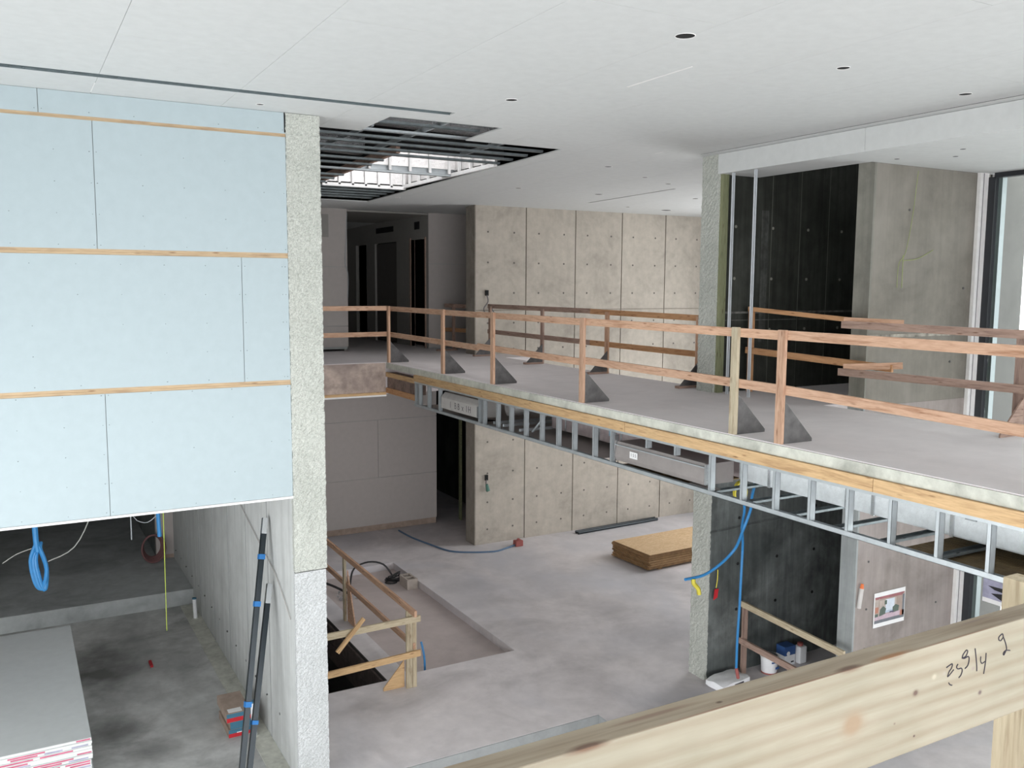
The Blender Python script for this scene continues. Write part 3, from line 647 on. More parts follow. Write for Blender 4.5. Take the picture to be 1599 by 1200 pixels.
wf2 = obj('outside_face', B().box((11.87, 7.70, -4.6), (12.72, 7.72, 3.6)), M['plaster'], wf)

# ------------------------------------------------------------------ guard rails
GU = {}
def gusset(parent, x, y, z, d, s=.38, mat=None):
    """triangular ply plate in the XZ plane; d = +1/-1 direction it points in X"""
    g_ = obj('gusset', B().prism([(x, y, z), (x+d*s, y, z), (x+d*s, y, z+.03), (x, y, z+s*1.08)] if d > 0 else [(x, y, z+s*1.08), (x+d*s, y, z+.03), (x+d*s, y, z), (x, y, z)], (0, .018, 0)), mat or M['ply'], parent)
    return g_
XR = 6.42
gr = thing('guard_rail', (XR, 8, 0), 'long pine guard rail with dark triangular braces on near edge of the bridge', 'railing')
for i, y in enumerate((16.32, 13.83, 12.03, 9.58, 6.80, 6.17)):
    plank('post', (XR, y, 0.0), (XR, y, 1.095), .038, .089, M['palepine'] if i == 4 else M['pine'], gr, (0, 1, 0))
    gusset(gr, XR+.02, y-.046, 0, 1)
    plank('base_plate', (XR+.02, y-.01, .019), (XR+.36, y-.01, .019), .06, .036, M['greypine'], gr, (0, 0, 1))
plank('post', (XR, 3.7, 0), (XR, 3.7, 1.095), .038, .089, M['pine'], gr, (0, 1, 0)); plank('post', (XR, 1.3, 0), (XR, 1.3, 1.095), .038, .089, M['pine'], gr, (0, 1, 0))
jt = [16.35, 12.6, 9.6, 6.17+.02, 2.6, .9]
for n_, (a, c) in enumerate(zip(jt, jt[1:])):
    plank('top_board', (XR+.039, a, 1.045), (XR+.039, c+.004, 1.04), .038, .089, M['pine'], gr)
    plank('mid_board', (XR+.039, a, .545 if n_ < 3 else .52), (XR+.039, c+.004, .52 if n_ < 3 else .43), .038, .089, M['pine'], gr)
gl = thing('guard_rail', (4.8, 16.45, 0), 'pine guard rail crossing the landing between pillar and corner post', 'railing')
plank('top_board', (3.1, 16.44, 1.055), (6.44, 16.44, 1.05), .038, .089, M['pine'], gl); plank('mid_board', (3.1, 16.44, .54), (6.44, 16.44, .55), .038, .089, M['pine'], gl)
plank('post', (3.7, 16.48, 0), (3.7, 16.48, 1.095), .038, .089, M['pine'], gl, (1, 0, 0))
XF = 8.98
gf = thing('guard_rail', (XF, 13.5, 0), 'brown pine guard rail on far edge of the bridge before the concrete wall', 'railing')
for y in (16.95, 14.8, 12.65, 10.3):
    plank('post', (XF, y, 0), (XF, y, 1.06), .038, .089, M['greypine'] if y > 14 else M['pine'], gf, (0, 1, 0)); gusset(gf, XF-.02, y-.05, 0, -1, .36)
    plank('base_plate', (XF-.40, y-.01, .019), (XF-.02, y-.01, .019), .089, .036, M['greypine'], gf)
plank('top_board', (XF+.035, 17.1, 1.06), (XF+.035, 13.2, 1.06), .038, .089, M['greypine'], gf); plank('top_board', (XF+.035, 13.2, 1.055), (XF+.035, 10.0, 1.03), .038, .089, M['pine2'], gf)
plank('mid_board', (XF+.035, 17.1, .52), (XF+.035, 13.2, .50), .038, .089, M['greypine'], gf); plank('mid_board', (XF+.035, 13.2, .50), (XF+.035, 10.0, .49), .038, .089, M['pine2'], gf)
gk = thing('guard_rail', (XF, 18.7, 0), 'short brown guard rail piece behind the end of the far concrete wall', 'railing')
plank('post', (XF, 18.75, 0), (XF, 18.75, 1.05), .038, .089, M['greypine'], gk, (0, 1, 0)); plank('base_plate', (XF-.45, 18.7, .019), (XF+.05, 18.7, .019), .089, .036, M['greypine'], gk)
plank('top_board', (XF+.035, 19.3, 1.03), (XF+.035, 17.85, 1.03), .038, .089, M['greypine'], gk); plank('mid_board', (XF+.035, 19.3, .46), (XF+.035, 17.85, .49), .038, .089, M['pine2'], gk)
go = thing('guard_rail', (XF, 5.4, 0), 'weathered guard rail at far edge of the bridge in front of the window', 'railing')
plank('top_board', (XF+.02, 7.68, 1.045), (XF+.02, 2.4, 1.02), .038, .089, M['greypine'], go); plank('mid_board', (XF+.02, 7.70, .455), (XF+.02, 2.4, .50), .038, .089, M['greypine'], go)
for y in (5.42, 2.9): plank('post', (XF+.06, y, 0), (XF+.06, y, 1.08), .038, .12, M['greypine'], go, (0, 1, 0)); gusset(go, XF+.04, y-.06, 0, -1, .36, M['greypine'])
gi = thing('guard_rail', (9.3, 8.4, 0), 'sloping orange pine rail standing in the opening before the black wall', 'railing')
plank('post', (9.28, 9.52, 0), (9.28, 9.52, 1.19), .038, .089, M['pine2'], gi, (1, 0, 0))
plank('top_board', (9.25, 9.55, 1.19), (9.40, 7.15, 1.05), .038, .06, M['pine2'], gi); plank('mid_board', (9.22, 9.55, .60), (9.36, 7.2, .52), .038, .089, M['pine2'], gi)
plank('stub_board', (9.0, 7.66, 1.11), (9.42, 7.12, 1.09), .038, .05, M['pine'], gi, (0, 0, 1)); plank('stub_board', (9.03, 7.66, .515), (9.44, 7.12, .56), .038, .08, M['pine'], gi)
gb = thing('guard_rail', (9.3, 8.6, ZL), 'dusty pine barrier rail before the dark wall of the lower floor', 'railing')
plank('post', (9.38, 9.55, ZL), (9.38, 9.55, ZL+1.10), .089, .038, M['greypine'], gb, (0, 1, 0)); plank('top_board', (9.34, 9.58, -3.20), (9.25, 7.62, -3.24), .038, .089, M['palepine'], gb)
plank('mid_board', (9.34, 9.60, -3.77), (9.25, 7.62, -3.80), .038, .089, M['greypine'], gb)
gp = thing('guard_rail', (4.83, 13, ZL), 'pine guard rail turning the corner round the floor opening', 'railing')
plank('post', (4.79, 11.50, ZL), (4.79, 11.50, -3.13), .038, .089, M['palepine'], gp, (1, 0, 0)); plank('post', (4.87, 11.50, ZL), (4.87, 11.50, -3.20), .038, .06, M['palepine'], gp, (1, 0, 0))
plank('post', (4.83, 14.45, ZL), (4.83, 14.45, -3.13), .038, .089, M['palepine'], gp, (0, 1, 0))
plank('post', (4.83, 17.0, ZL), (4.83, 17.0, -3.13), .038, .089, M['palepine'], gp, (0, 1, 0))
plank('top_board', (4.79, 17.2, -3.07), (4.79, 11.25, -3.10), .038, .089, M['pine'], gp); plank('mid_board', (4.86, 17.2, -3.62), (4.86, 11.47, -3.66), .038, .089, M['pine'], gp)
plank('top_board', (3.2, 11.44, -3.27), (4.94, 11.44, -3.245), .038, .089, M['palepine'], gp); plank('mid_board', (3.2, 11.44, -3.82), (4.94, 11.44, -3.76), .038, .089, M['nailer'], gp)
obj('gusset', B().prism([(4.74, 11.56, ZL), (4.42, 11.56, ZL), (4.42, 11.56, ZL+.04), (4.74, 11.56, ZL+.40)], (0, .02, 0)), M['nailer'], gp)
obj('gusset', B().prism([(4.86, 14.4, ZL), (4.86, 14.02, ZL), (4.86, 14.02, ZL+.03), (4.86, 14.4, ZL+.9)], (.02, 0, 0)), M['pine'], gp)
sb = thing('lumber_offcut', (4.0, 11.42, -3.3), 'short pine offcut leaning on the pale rail of the floor opening', 'lumber')
plank('offcut', (3.68, 11.36, -3.48), (4.08, 11.40, -3.08), .03, .06, M['nailer'], sb)
# foreground rail
gg = thing('guard_rail', (1.0, .74, 0), 'pale pine rail with handwritten numbers in the near foreground', 'railing')
bm_ = B(); bm_.box((-.6, .72, .89), (2.4, .758, 1.03))
bo = obj('top_board', bm_, [M['beam'], M['beamtop']], gg, bevel=.002)
for p in bo.data.polygons:
    if p.normal.z > .9: p.material_index = 1
plank('post', (1.419, .7795, 0), (1.419, .7795, 1.03), .038, .043, M['palepine'], gg, (0, 1, 0)); plank('post', (1.421, .8245, 0), (1.421, .8245, 1.03), .038, .045, M['palepine'], gg, (0, 1, 0))
HW = [[(1.0764, 0.9929), (1.0845, 0.9951), (1.0889, 0.9952), (1.0873, 0.9896), (1.083, 0.9862), (1.0810, 0.9820), (1.0800, 0.9795), (1.0837, 0.9806), (1.0925, .9865)],
 [(1.101, 0.9926), (1.0984, 0.9893), (1.1017, 0.9856), (1.1093, 0.985), (1.1112, 0.9806), (1.1087, 0.9752), (1.1044, 0.9726)],
 [(1.1095, 0.9987), (1.1105, 1.0034), (1.1175, 1.0089), (1.1208, 1.0063), (1.1169, 1.0002), (1.1109, 0.9994), (1.1141, 0.9978), (1.1231, 0.9989), (1.1251, 0.9935), (1.1228, 0.9861), (1.117, 0.9829)],
 [(1.1369, 1.0074), (1.1404, 0.9943), (1.1433, 0.9808), (1.144, 0.9736)], [(1.1513, 0.9931), (1.1513, 0.9871), (1.1549, 0.9823), (1.1616, 0.9839)],
 [(1.1629, 0.9957), (1.163, 0.9857), (1.1619, 0.9759), (1.1603, 0.9661)],
 [(1.1925, 1.008), (1.1907, 1.0094), (1.1903, 1.0135), (1.198, 1.0167), (1.2008, 1.0115), (1.2071, 1.0011), (1.2103, 0.9923), (1.2076, 0.9877), (1.2047, 0.9842), (1.2034, 0.9875), (1.209, 0.9901), (1.219, 0.9881)],
 [(1.1925, 1.008), (1.1958, 1.0074), (1.2008, 1.0115)], [(1.0832, 0.97), (1.0871, 0.9662), (1.0908, 0.965)]]
for G in ((0,), (1,), (2,), (3,), (4, 5), (6, 7), (8,)):
    b = B()
    for q in G: b.tube([(x, .7198, z) for x, z in HW[q]], .00085, 5)
    obj('handwritten_mark', b, M['ink'], bo)
obj('lower_board', B().box((-.6, .72, .35), (2.4, .758, .44)), M['palepine'], gg)

# ------------------------------------------------------------------ soffit framing under the bridge
sf = thing('soffit_framing', (6.4, 9, -.66), 'galvanised steel stud framing hung under the near edge of the bridge', 'framing')
obj('top_track', B().box((6.36, .9, -.262), (6.40, 14.94, -.235)), M['steel'], sf)
obj('bottom_track', B().box((6.36, .9, -.685), (6.363, 14.94, -.64)).box((6.36, .9, -.685), (6.44, 14.94, -.682)).box((6.437, .9, -.685), (6.44, 14.94, -.65)), M['steel'], sf)
def stud(y, z0=-.68, z1=-.25, d=.07, parent=sf, m=None):
    b = B().box((6.364, y, z0), (6.364+d, y+.002, z1)).box((6.364, y, z0), (6.367, y+.034, z1)).box((6.364+d-.003, y, z0), (6.364+d, y+.034, z1)).box((6.364, y+.032, z0), (6.374, y+.034, z1))
    return obj('metal_stud', b, m or M['steel'], parent)
for y in (14.89, 14.72, 14.33, 13.87, 12.37, 12.22, 11.78, 11.37, 10.94, 10.5, 10.07, 9.68, 9.21, 8.83, 7.05, 6.58, 6.14, 5.70, 5.27, 4.83, 4.39, 3.96, 3.5, 3.05, 2.6, 2.15, 1.7, 1.25): stud(y)
for y in (8.13, 7.62): stud(y, -.36)
for y in (7.03, 6.5, 5.93, 5.4, 4.9, 4.4):
    b = B().box((6.44, y, -.67), (7.9, y+.09, -.668)).box((6.44, y, -.67), (7.9, y+.002, -.645)).box((6.44, y+.088, -.67), (7.9, y+.09, -.645))
    o = obj('cross_stud', b, M['darksteel'], sf)
    obj('punched_hole', B().cyl((6.72, y+.045, -.667), (6.72, y+.045, -.6665), .016, n=10).box((6.70, y+.029, -.667), (6.74, y+.061, -.6665)), M['hole'], o)
for y in (11.2, 11.7, 12.0): obj('cross_stud', B().box((6.44, y, -.62), (7.9, y+.04, -.58)), M['steel'], sf)
obj('diagonal_brace', B().prism([(6.5, 11.0, -.6), (6.5, 10.6, -.28), (6.5, 10.56, -.28), (6.5, 10.96, -.6)], (.02, 0, 0)), M['steel'], sf)
obj('soffit_board', B().box((6.44, 9.25, -.70), (7.95, 14.94, -.687)), M['gypwarm'], sf)
obj('soffit_board', B().box((6.46, 7.1, -.66), (6.56, 7.5, -.65)), M['gypwarm'], sf)
obj('soffit_hole', B().cyl((6.75, 12.75, -.686), (6.75, 12.75, -.684), .10, n=18), M['hole'], sf)
for i in range(22):   # timber soffit slats
    x = 6.46+i*.065
    obj('soffit_slat', B().box((x, .9, -.70), (x+.058, 4.82, -.688)), M['slat'] if 'slat' in M else M.setdefault('slat', flat('dark_timber_slat', (.16, .11, .05), .8, nz=.3)), sf)
for i in range(9):
    y = 7.55+i*.145
    obj('soffit_slat', B().box((6.46, y, -.70), (7.9, y+.135, -.688)), M['slat'], sf)
# duct behind the framing
du = thing('insulated_duct', (7.1, 5, -.45), 'silver foil wrapped rectangular duct behind the studs under the bridge', 'duct')
obj('duct_body', B().box((6.90, .9, -.60), (7.85, 7.2, -.30)), M['ductfoil'], du, bevel=.02)
obj('duct_top_flap', B().box((6.895, .9, -.335), (6.905, 6.9, -.27)), foil('grey_crinkled_foil', (.45, .42, .43), .8, .3, .5), du)
for y in (1.6, 2.8, 4.62, 5.42, 5.72, 6.72, 7.1): obj('foil_seam', B().box((6.888, y, -.60), (6.9, y+.035, -.29)), M['chrome'], du)
obj('clip_plate', B().box((6.886, 4.42, -.42), (6.9, 4.52, -.29)), M['steelmatte'], du)
dk = thing('insulated_duct', (7.1, 9.5, -.45), 'pinkish kraft faced duct section behind the studs in mid bridge', 'duct')
obj('duct_body', B().box((6.98, 7.25, -.60), (7.85, 11.2, -.20)), M['kraft'], dk)
for y in (8.0, 8.6, 9.45, 9.95, 10.8): obj('foil_seam', B().box((6.97, y, -.60), (6.98, y+.025, -.20)), M['chrome'], dk)
obj('printed_strip', B().box((6.972, 7.3, -.29), (6.979, 11.1, -.21)), M['pinktape'], dk)
obj('blue_tag', B().box((6.96, 9.62, -.50), (6.97, 9.72, -.40)), flat('pale_blue_tag', (.30, .50, .62), .6), dk)
fb = obj('flexible_duct', B().cyl((6.75, 12.15, -.40), (7.8, 12.0, -.38), .13, n=16), M['foil'], None, smooth=True); tag(fb, 'crumpled bright foil duct end beside the printed light box', 'duct')
def text(name, body, size, loc, rot, m, parent, ext=.0005):
    c = bpy.data.curves.new(name, 'FONT'); c.body = body; c.size = size; c.extrude = ext; c.align_x = 'CENTER'; c.align_y = 'CENTER'
    tmp = bpy.data.objects.new(name+'_t', c); COL.objects.link(tmp); bpy.context.view_layer.update()
    me = bpy.data.meshes.new_from_object(tmp.evaluated_get(bpy.context.evaluated_depsgraph_get())); bpy.data.objects.remove(tmp)
    me.materials.clear(); me.materials.append(m); o = bpy.data.objects.new(name, me); link(o, parent); o.matrix_basis = Matrix.Translation(Vector(loc)) @ rot.to_4x4(); return o
RX = Matrix(((0, 0, -1), (-1, 0, 0), (0, 1, 0)))   # text facing -X: local x -> -Y world
db = thing('diffuser_box', (6.42, 8, -.45), 'grey steel slot diffuser box with small white tag set between studs', 'diffuser')
obj('box_body', B().prism([(6.40, 7.17, -.42), (6.38, 7.17, -.56), (6.40, 7.17, -.61), (6.8, 7.17, -.61), (6.8, 7.17, -.38), (6.42, 7.17, -.38)], (0, 1.61, 0)), M['lampbox'], db)
obj('box_lip', B().box((6.385, 7.17, -.425), (6.40, 8.78, -.412)), M['steel'], db); obj('end_clip', B().box((6.38, 7.135, -.60), (6.46, 7.165, -.38)), M['chrome'], db)
obj('end_clip', B().box((6.38, 8.785, -.62), (6.44, 8.80, -.30)), M['chrome'], db)
o = obj('tag', B().box((6.378, 8.33, -.535), (6.380, 8.48, -.455)), M['label'], db)
for q, ch in enumerate('155'): text('tag_digit', ch, .055, (6.377, 8.445-.04*q, -.495), RX, M['inkgrey'], o)
dw = thing('diffuser_box', (6.42, 13.1, -.5), 'white slot diffuser box with handwritten marks at far end of the bridge', 'diffuser')
obj('box_body', B().prism([(6.40, 12.47, -.37), (6.38, 12.47, -.40), (6.38, 12.47, -.58), (6.8, 12.47, -.60), (6.8, 12.47, -.33), (6.45, 12.47, -.31)], (0, 1.35, 0)), M['sign'], dw)
obj('end_clip', B().box((6.375, 12.45, -.58), (6.44, 12.475, -.40)), M['chrome'], dw)
for q, ch in enumerate('1BBx1H'): text('handwritten_mark', ch, .15, (6.378, 13.45-(0, .19, .31, .46, .60, .71)[q], -.49), RX, M['inkgrey'], dw)

# ------------------------------------------------------------------ loose things on the lower floor
for i in range(15):   # strand board stack
    z = ZL+.03+i*.0215; dx, dy = random.uniform(-.02, .02), random.uniform(-.03, .03)
    a = Vector((11.12+dx, 14.05+dy, z)); A = math.radians(2)
    b = B().box((0, 0, 0), (2.44, 1.22, .0195)); b.v = [(a.x+x*math.cos(A)-y*math.sin(A), a.y+x*math.sin(A)+y*math.cos(A), a.z+zz) for x, y, zz in b.v]
    o = obj('strand_board', b, [M['osb'], M['osbedge']]); 
    for p in o.data.polygons: p.material_index = 0 if abs(p.normal.z) > .9 else 1
    tag(o, 'topmost orange brown strand board sheet of the stack on the floor' if i == 14 else 'strand board sheet stacked under the top sheet on the lower floor', 'board', None if i == 14 else 'strand board sheets under the top one')
for x in (11.4, 13.2): o = obj('timber_bearer', B().box((x, 14.1, ZL), (x+.09, 15.2, ZL+.03)), M['osbedge']); tag(o, 'timber bearer under the %s end of the strand board stack' % ('left' if x < 12 else 'right'), 'timber')
for i in range(27):   # drywall stack at left
    z = ZL+.10+i*.030; dx, dy = random.uniform(-.012, .012), random.uniform(-.015, .015)
    if i == 26: dx = dy = 0
    ya, yb = 10.22+dy, 13.87+dy; xa, xb = -.66+dx, .56+dx; zt = z+.0285
    o = obj('drywall_sheet', B().box((xa, ya, z), (xb, yb, zt)), [M['drywallgrey'], M['gypedge']])
    for p in o.data.polygons: p.material_index = 0 if abs(p.normal.z) > .9 else 1
    x = xa; e = B()
    while x < xb-.1:
        L = random.uniform(.15, .4)
        if random.random() < .75: e.box((x, ya-.0015, z+.006), (min(x+L, xb-.01), ya, zt-.006), random.choice((0, 0, 1)))
        x += L+random.uniform(.02, .12)
    if e.v: obj('edge_tape', e, [M['pinkprint'], M['greyprint']], o)
    tag(o, 'topmost grey drywall sheet on the stack at lower left' if i == 26 else 'drywall sheet with printed edge under the top sheet at lower left', 'drywall', None if i == 26 else 'drywall sheets under the top one')
for y in (10.5, 12, 13.4): o = obj('timber_bearer', B().box((-.6, y, ZL), (.5, y+.1, ZL+.10)), M['card']); tag(o, 'timber bearer under the %s part of the drywall stack' % {10.5: 'near', 12: 'middle', 13.4: 'far'}[y], 'timber')
# cartons
cs = [((2.20, 11.25), 0, .11), ((2.22, 11.24), .11, .11), ((2.175, 11.22), .22, .12)]
for i, ((x, y), z, h) in enumerate(cs):
    t = thing('carton', (x, y, ZL+z), ['lowest carton with red and teal end of the stack by the left wall', 'middle carton with teal end of the stack by the left wall', 'top brown carton with white label beside the leaning bars'][i], 'box')
    obj('carton_body', B().box((x, y, ZL+z), (x+.30, y+.62, ZL+z+h-.003)), M['card'], t, bevel=.003)
    obj('printed_band', B().box((x-.001, y-.002, ZL+z+.004), (x+.301, y, ZL+z+h*.5)), M['red'] if i != 1 else M['teal'], t)
    obj('printed_band', B().box((x-.001, y-.002, ZL+z+h*.5), (x+.301, y, ZL+z+h-.005)), M['teal'], t)
    if i == 2: obj('paper_label', B().box((x+.03, y+.03, ZL+z+h-.003), (x+.2, y+.14, ZL+z+h-.001)), M['label'], t)
    if i == 0: obj('paper_label', B().box((x+.10, y-.004, ZL+z+.055), (x+.18, y-.002, ZL+z+.065)), M['label'], t)
# leaning bars
def bar(p0, p1, label, tapes, tip):
    t = thing('metal_bar', p0, label, 'bar'); p0, p1 = Vector(p0), Vector(p1); d = p1-p0
    plank('bar_section', p0, p1, .06, .06, M['bar'], t, (0, 1, 0)); plank('bright_tip', p0+d*(1-tip), p0+d*1.002, .061, .061, M['chrome'], t, (0, 1, 0))
    for f in tapes: plank('tape_wrap', p0+d*f, p0+d*(f+.02), .072, .085, M['bluetape'], t, (0, 1, 0))
bar((2.06, 10.0, ZL), (2.63, 10.86, -1.36), 'taller dark metal bar leaning on the left concrete wall with blue tape', (.29, .66, .84), .06)
bar((2.14, 9.98, ZL), (2.63, 10.72, -2.15), 'shorter dark metal bar leaning on the left concrete wall', (.30,), .10)
for (x, y, h, lab) in ((2.58, 15.75, .36, 'white plastic pipe stub by the step at the back of the left wall'), (2.50, 11.15, .46, 'white plastic pipe stub behind the leaning metal bars')):
    t = thing('pipe_stub', (x, y, ZL), lab, 'pipe'); obj('pipe', B().cyl((x, y, ZL), (x-.01, y, ZL+h), .033, n=16), M['whiteplastic'], t, smooth=True); obj('cap', B().cyl((x-.01, y, ZL+h), (x-.01, y, ZL+h+.02), .037, n=16), M['teal'], t)
    obj('grout_collar', B().cyl((x, y, ZL), (x, y, ZL+.02), .07, .05, n=12), M['edge'], t)
# hanging hoses and strings under the blue wall
t = thing('hanging_hose', (.2, 13, -1.2), 'blue hose bundle hanging below the pale blue wall', 'hose')
obj('hose_line', B().tube([(.17, 13, -.46), (.17, 13, -1.7), (.19, 13, -2.0)], .035), M['bluehose'], t)
b = B()
for q in range(3): b.tube([(.17+q*.03, 13+q*.03, -1.9), (.10+q*.03, 13.02, -2.12), (.14+q*.04, 13, -2.42-.03*q), (.22+q*.02, 13, -2.5), (.28, 13+q*.02, -2.25), (.22, 13, -1.98), (.17+q*.03, 13+q*.03, -1.9)], .026)
obj('hose_coil', b, M['bluehose'], t)
obj('tie_string', B().tube([(-.22, 13, -2.1), (-.05, 13, -2.0), (.12, 13, -1.95)], .006, 5).tube([(.3, 13, -2.15), (.62, 13, -2.0), (.85, 13, -1.55), (1.02, 13, -.9), (1.02, 13, -.46)], .007, 5), flat('grey_string', (.38, .39, .36), .8), t)
t = thing('hanging_hose', (1.7, 13, -1.2), 'short blue hose hanging near the lime string under the blue wall', 'hose')
obj('hose_line', B().tube([(1.69, 13, -.46), (1.68, 13, -1.5), (1.69, 13, -2.0)], .028), M['bluehose'], t)
obj('tie_string', B().tube([(1.30, 13, -.46), (1.33, 13, -1.55), (1.5, 13, -1.78), (1.66, 13, -1.7)], .005, 5), M['steelmatte'], t)
o = obj('string_line', B().cyl((1.755, 12.98, -.46), (1.735, 12.98, -3.36), .006, n=5), M['lime']); tag(o, 'lime string hanging straight down in front of the left room', 'string')
o = obj('string_line', B().cyl((1.35, 13.2, -.46), (1.35, 13.2, -2.05), .008, n=5), M['steelmatte']); tag(o, 'short grey string hanging between the two blue hoses', 'string')
t = thing('hose_coil', (2.3, 18.4, -4), 'dusty maroon hose coil leaning on the white return of the left room', 'hose'); b = B()
for q in range(5):
    r = .24-.012*q; b.tube([(2.28+r*.9*math.cos(a), 18.45+.05*q, -3.70+r*1.15*math.sin(a)) for a in [i*math.pi/8 for i in range(17)]], .018, 6, smooth=2)
obj('hose_loops', b, M['brownhose'], t)
# right-hand side of lower floor
for i, (y, z) in enumerate(((17.17, .035), (17.27, .035))):
    o = obj('steel_pipe', B().cyl((11.38, y-.12, ZL+z), (13.82, y+.02, ZL+z), .036, n=14), M['bar'], None, smooth=True)
    tag(o, ['near one of two dark pipes lying along the far concrete wall', 'dark pipe lying closest to the base of the far concrete wall'][i], 'pipe')
t = thing('air_hose', (8.3, 17.6, ZL), 'dusty blue air hose curving on the floor to a red fitting', 'hose')
obj('hose_line', B().tube([(7.80, 19.3, ZL+.015), (7.84, 18.6, ZL+.015), (7.98, 17.9, ZL+.015), (8.15, 17.25, ZL+.015), (8.5, 16.95, ZL+.015), (9.0, 16.75, ZL+.015), (9.35, 16.85, ZL+.015), (9.6, 16.92, ZL+.03)], .02, 6), M['navyhose'], t)
o = obj('hose_fitting', B().box((9.60, 16.85, ZL), (9.78, 17.0, ZL+.13)).cyl((9.69, 16.92, ZL+.13), (9.69, 16.92, ZL+.17), .03), M['reddust'], t, bevel=.01)
# block in the recess
t = thing('concrete_block', (6.62, 16.0, ZL-.14), 'hollow concrete block standing in the corner of the shallow floor recess', 'block')
def blockbody():
    zb, zt = ZL-.14, ZL+.06; x0, x1, y0, y1 = 6.53, 6.75, 15.74, 16.14; b = B()
    for r in cut([(x0, y0, x1, y1)], [(x0+.035, y0+.035, x1-.035, y0+.18), (x0+.035, y0+.215, x1-.035, y1-.035)]): b.box((r[0], r[1], zb), (r[2], r[3], zt))
    return b
obj('block_body', blockbody(), M['block'], t); obj('core', B().box((6.56, 15.77, ZL-.12), (6.72, 16.1, ZL-.10)), M['hole'], t)
t = thing('black_cable', (6, 16.6, ZL-.14), 'black cable arching across the back of the shallow floor recess', 'cable')
obj('cable_run', B().tube([(5.45, 16.0, ZL-.12), (5.50, 16.1, ZL+.08), (5.7, 16.45, ZL+.22), (6.05, 16.6, ZL+.26), (6.35, 16.55, ZL+.18), (6.5, 16.45, ZL-.05), (6.45, 16.35, ZL-.11)], .018, 6).tube([(5.45, 15.95, ZL-.11), (5.25, 16.25, ZL-.02), (5.1, 16.5, ZL+.02)], .024, 6), M['blackcable'], t)
b = B()
for q in range(6): b.tube([(6.42+.12*math.cos(a+q)+.02*q, 16.3+.10*math.sin(a), ZL-.12+.03*q) for a in [i*math.pi/4 for i in range(9)]], .014, 5, smooth=2)
obj('cable_tangle', b, M['blackcable'], t)
b = B(); rr = random.Random(4)
for q in range(16): x, y = 5.36+rr.uniform(-.2, .2), 15.9+rr.uniform(-.22, .22); b.add([(x, y, ZL-.13), (x+rr.uniform(.05, .12), y+rr.uniform(-.05, .05), ZL-.12+rr.uniform(0, .05)), (x+rr.uniform(0, .08), y+rr.uniform(.05, .12), ZL-.12+rr.uniform(0, .04))], [(0, 1, 2)])
o = obj('foil_scrap', b, M['chrome']); tag(o, 'crumpled shiny foil scraps under the cable in the floor recess', 'scrap')
o = obj('conduit_stub', B().tube([(5.32, 12.15, ZL-.14), (5.32, 12.17, ZL+.1), (5.29, 12.22, ZL+.33)], .017, 8), M['bluehose']); tag(o, 'short blue conduit stub rising from the near end of the recess', 'conduit')
# blue conduits, tape and tags by the right column
t = thing('hanging_conduit', (8.5, 8.6, -.66), 'blue conduit curving down from the bridge to the right column', 'conduit')
obj('conduit_tube', B().tube([(8.03, 8.1, -.66), (8.2, 8.25, -.95), (8.40, 8.5, -1.22), (8.50, 8.62, -1.45), (8.46, 8.72, -1.78), (8.50, 8.85, -2.0), (8.45, 8.92, -2.14), (8.30, 8.96, -2.27), (8.06, 9.0, -2.39), (7.73, 9.0, -2.40)], .020, 8), M['bluehose'], t)
obj('tape_strip', B().tube([(7.86, 8.98, -2.41), (7.86, 8.97, -2.47), (7.93, 8.96, -2.55), (7.95, 8.96, -2.63)], .032, 5), M['yellow'], t)
t = thing('hanging_conduit', (8.7, 9.05, -2), 'straight blue conduit running down to the cement bag', 'conduit')
obj('conduit_tube', B().tube([(7.92, 8.16, -.66), (8.2, 8.5, -1.1), (8.42, 8.65, -1.42), (8.58, 8.85, -1.75), (8.75, 9.0, -2.05), (8.74, 9.0, -2.51), (8.73, 9.0, -2.97), (8.71, 9.0, -3.43), (8.71, 9.0, -3.85)], .018, 8), M['bluehose'], t)
obj('conduit_end', B().cyl((8.71, 9.0, -3.84), (8.75, 9.0, -4.0), .024), M['reddust'], t)
t = thing('cord_coil', (8.1, 8.3, -1.15), 'yellow cord coil tied to the blue conduits under the bridge', 'cord'); b = B()
for q in range(5): b.tube([(8.07+.10*math.cos(a)+.012*q, 8.36+.02*q, -1.12+.13*math.sin(a)) for a in [i*math.pi/7 for i in range(15)]], .012, 5, smooth=2)
obj('cord_loops', b, M['yellow'], t)
t = thing('red_tag', (8.84, 9.6, -3), 'red tag hanging by a thin wire from the dark wall', 'tag')
obj('wire', B().tube([(8.88, 9.62, -2.62), (8.86, 9.6, -2.75), (8.84, 9.6, -2.88)], .008, 5), M['yellow'], t); obj('tag_plate', B().prism([(8.80, 9.60, -3.06), (8.87, 9.60, -3.03), (8.89, 9.60, -2.90), (8.82, 9.60, -2.90)], (0, .01, 0)), M['red'], t)
# cement bag
t = thing('cement_bag', (8.85, 9.3, ZL), 'white cement bag lying at the foot of the right column', 'bag')
bmh = bmesh.new(); bmesh.ops.create_cube(bmh, size=1); bmesh.ops.subdivide_edges(bmh, edges=bmh.edges, cuts=5, use_grid_fill=True)
for v in bmh.verts:
    x, y, z = v.co; e = 1-.28*((abs(x)*2)**4)-.2*((abs(y)*2)**4); v.co = Vector((x*.60*(1-.05*(abs(y)*2)**3), y*.36*(1-.05*(abs(x)*2)**3), z*.13*e+.012*math.sin(x*9)*math.cos(y*8)*(z > 0)))
A = math.radians(8); bb = B(); idx = {v: i for i, v in enumerate(bmh.verts)}
bb.add([(8.90+v.co.x*math.cos(A)-v.co.y*math.sin(A), 9.36+v.co.x*math.sin(A)+v.co.y*math.cos(A), ZL+.066+v.co.z) for v in bmh.verts], [tuple(idx[v] for v in f.verts) for f in bmh.faces]); bmh.free()
obj('bag_body', bb, M['whiteplastic'], t, smooth=True)
R0 = Matrix(((1, 0, 0), (0, 0, -1), (0, 1, 0)))
